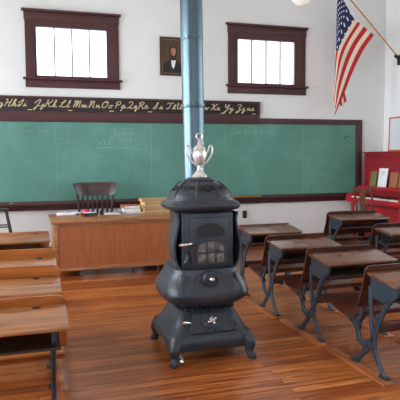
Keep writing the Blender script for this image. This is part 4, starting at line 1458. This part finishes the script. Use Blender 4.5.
standing('songbook', 'olive green songbook standing at the left end of the piano music shelf', 8.67, 8.86, .275, M_OLIVE)
ws = standing('sheet_music', 'white printed music sheet standing between two books on the piano', 8.36, 8.62, .34, M_PAPER, .006, 'sheet music', False, -.01)
m = MB()
tl = Matrix.Rotation(radians(8), 4, 'Y')
for i, (a, b_) in enumerate(((.09, .17), (.07, .19), (.10, .16), (.09, .17))):
    m.box(-.0072, -.0062, a, b_, .275 - i * .018, .279 - i * .018, M=tl)
m.build('printed_lines', M_STOOL, ws)
standing('songbook', 'brown songbook standing at the right edge on the piano music shelf', 8.06, 8.27, .27, M_BRN)
standing('songbook', 'dark reddish songbook beside the brown one on the piano', 7.82, 8.03, .26, M_RUST)

# framed print on top of the piano
fp = thing('framed_print', 'orange wood framed pale print standing on top of the red piano', 'picture', (6.60, 8.64, 1.728))
tl = Matrix.Rotation(radians(1.5), 4, 'Y')
HW_, HH_ = .40, .655
MB().box(-.022, 0, -HW_, -HW_ + .03, 0, HH_, .004, M=tl).box(-.022, 0, HW_ - .03, HW_, 0, HH_, .004, M=tl).box(-.022, 0, -HW_, HW_, 0, .035, .004, M=tl).box(-.022, 0, -HW_, HW_, HH_ - .03, HH_, .004, M=tl).build('frame', M_FRAMEO, fp)
pr = MB().box(-.014, -.002, -HW_ + .03, HW_ - .03, .035, HH_ - .03, M=tl).build('print', M_PICT, fp)
P = crom([(0, .15, .22), (0, .17, .30), (0, .15, .36), (0, .17, .42), (0, .12, .5), (0, .06, .46), (0, -.02, .5), (0, -.06, .4), (0, -.03, .3), (0, -.07, .22), (0, .0, .2), (0, .08, .25), (0, .15, .22)], 4)[:-1]
m = MB(); m.prism([(p.y, p.z) for p in P], 'X', -.016, -.0135)
for v in m.bm.verts: v.co.y = v.co.y * .8 - .10
for v in m.bm.verts: v.co = tl @ v.co
m.build('violet_figure', M_VIOLET, pr)

# ------------------------------------------------------------------ chair at the piano
pc = thing('side_chair', 'brown wooden side chair with a central splat pulled up to the piano', 'chair', (5.47, 7.95, 0), radians(13))
# local +x faces the piano; back at x=-.13
def seat2(u, v):
    x = -.13 + .40 * v
    y = (u - .5) * (.36 + .06 * v)
    return (x, y, .455), (x, y, .43)
MB().grid(seat2, 8, 8).build('seat', M_CHAIR2, pc)
for s in (-1, 1):
    MB().tube(crom([(-.17, s * .16, 0), (-.13, s * .165, .25), (-.13, s * .165, .45), (-.15, s * .175, .75), (-.20, s * .195, 1.10)], 4), .018, 10).build('back_post', M_CHAIR2, pc)
    MB().tube([(.24, s * .19, .43), (.25, s * .195, 0)], [.02, .015], 10).build('front_leg', M_CHAIR2, pc)
    MB().tube([(-.14, s * .165, .2), (.245, s * .19, .2)], .01, 8).build('stretcher', M_CHAIR2, pc)
def crest2(u, v):
    s = 2 * u - 1
    y = s * .205
    x = -.20 - .03 * (1 - s * s) - .012 * v
    z_ = 1.06 + .07 * v + (.012 * s * s * v) - .02 * (1 - s * s) * (v) + .0
    return (x, y, z_), (x + .02, y, z_)
MB().grid(crest2, 16, 4).build('crest_rail', M_CHAIR2, pc)
def splat(u, v):
    wd = .055 + .02 * abs(2 * v - 1) ** 2
    y = (u - .5) * 2 * wd
    z_ = .46 + .61 * v
    x = -.15 - .06 * v ** 1.5 - .015
    return (x, y, z_), (x + .012, y, z_)
MB().grid(splat, 6, 12).build('splat', M_CHAIR2, pc)
MB().tube([(.245, -.19, .28), (.245, .19, .28)], .01, 8).build('stretcher', M_CHAIR2, pc)
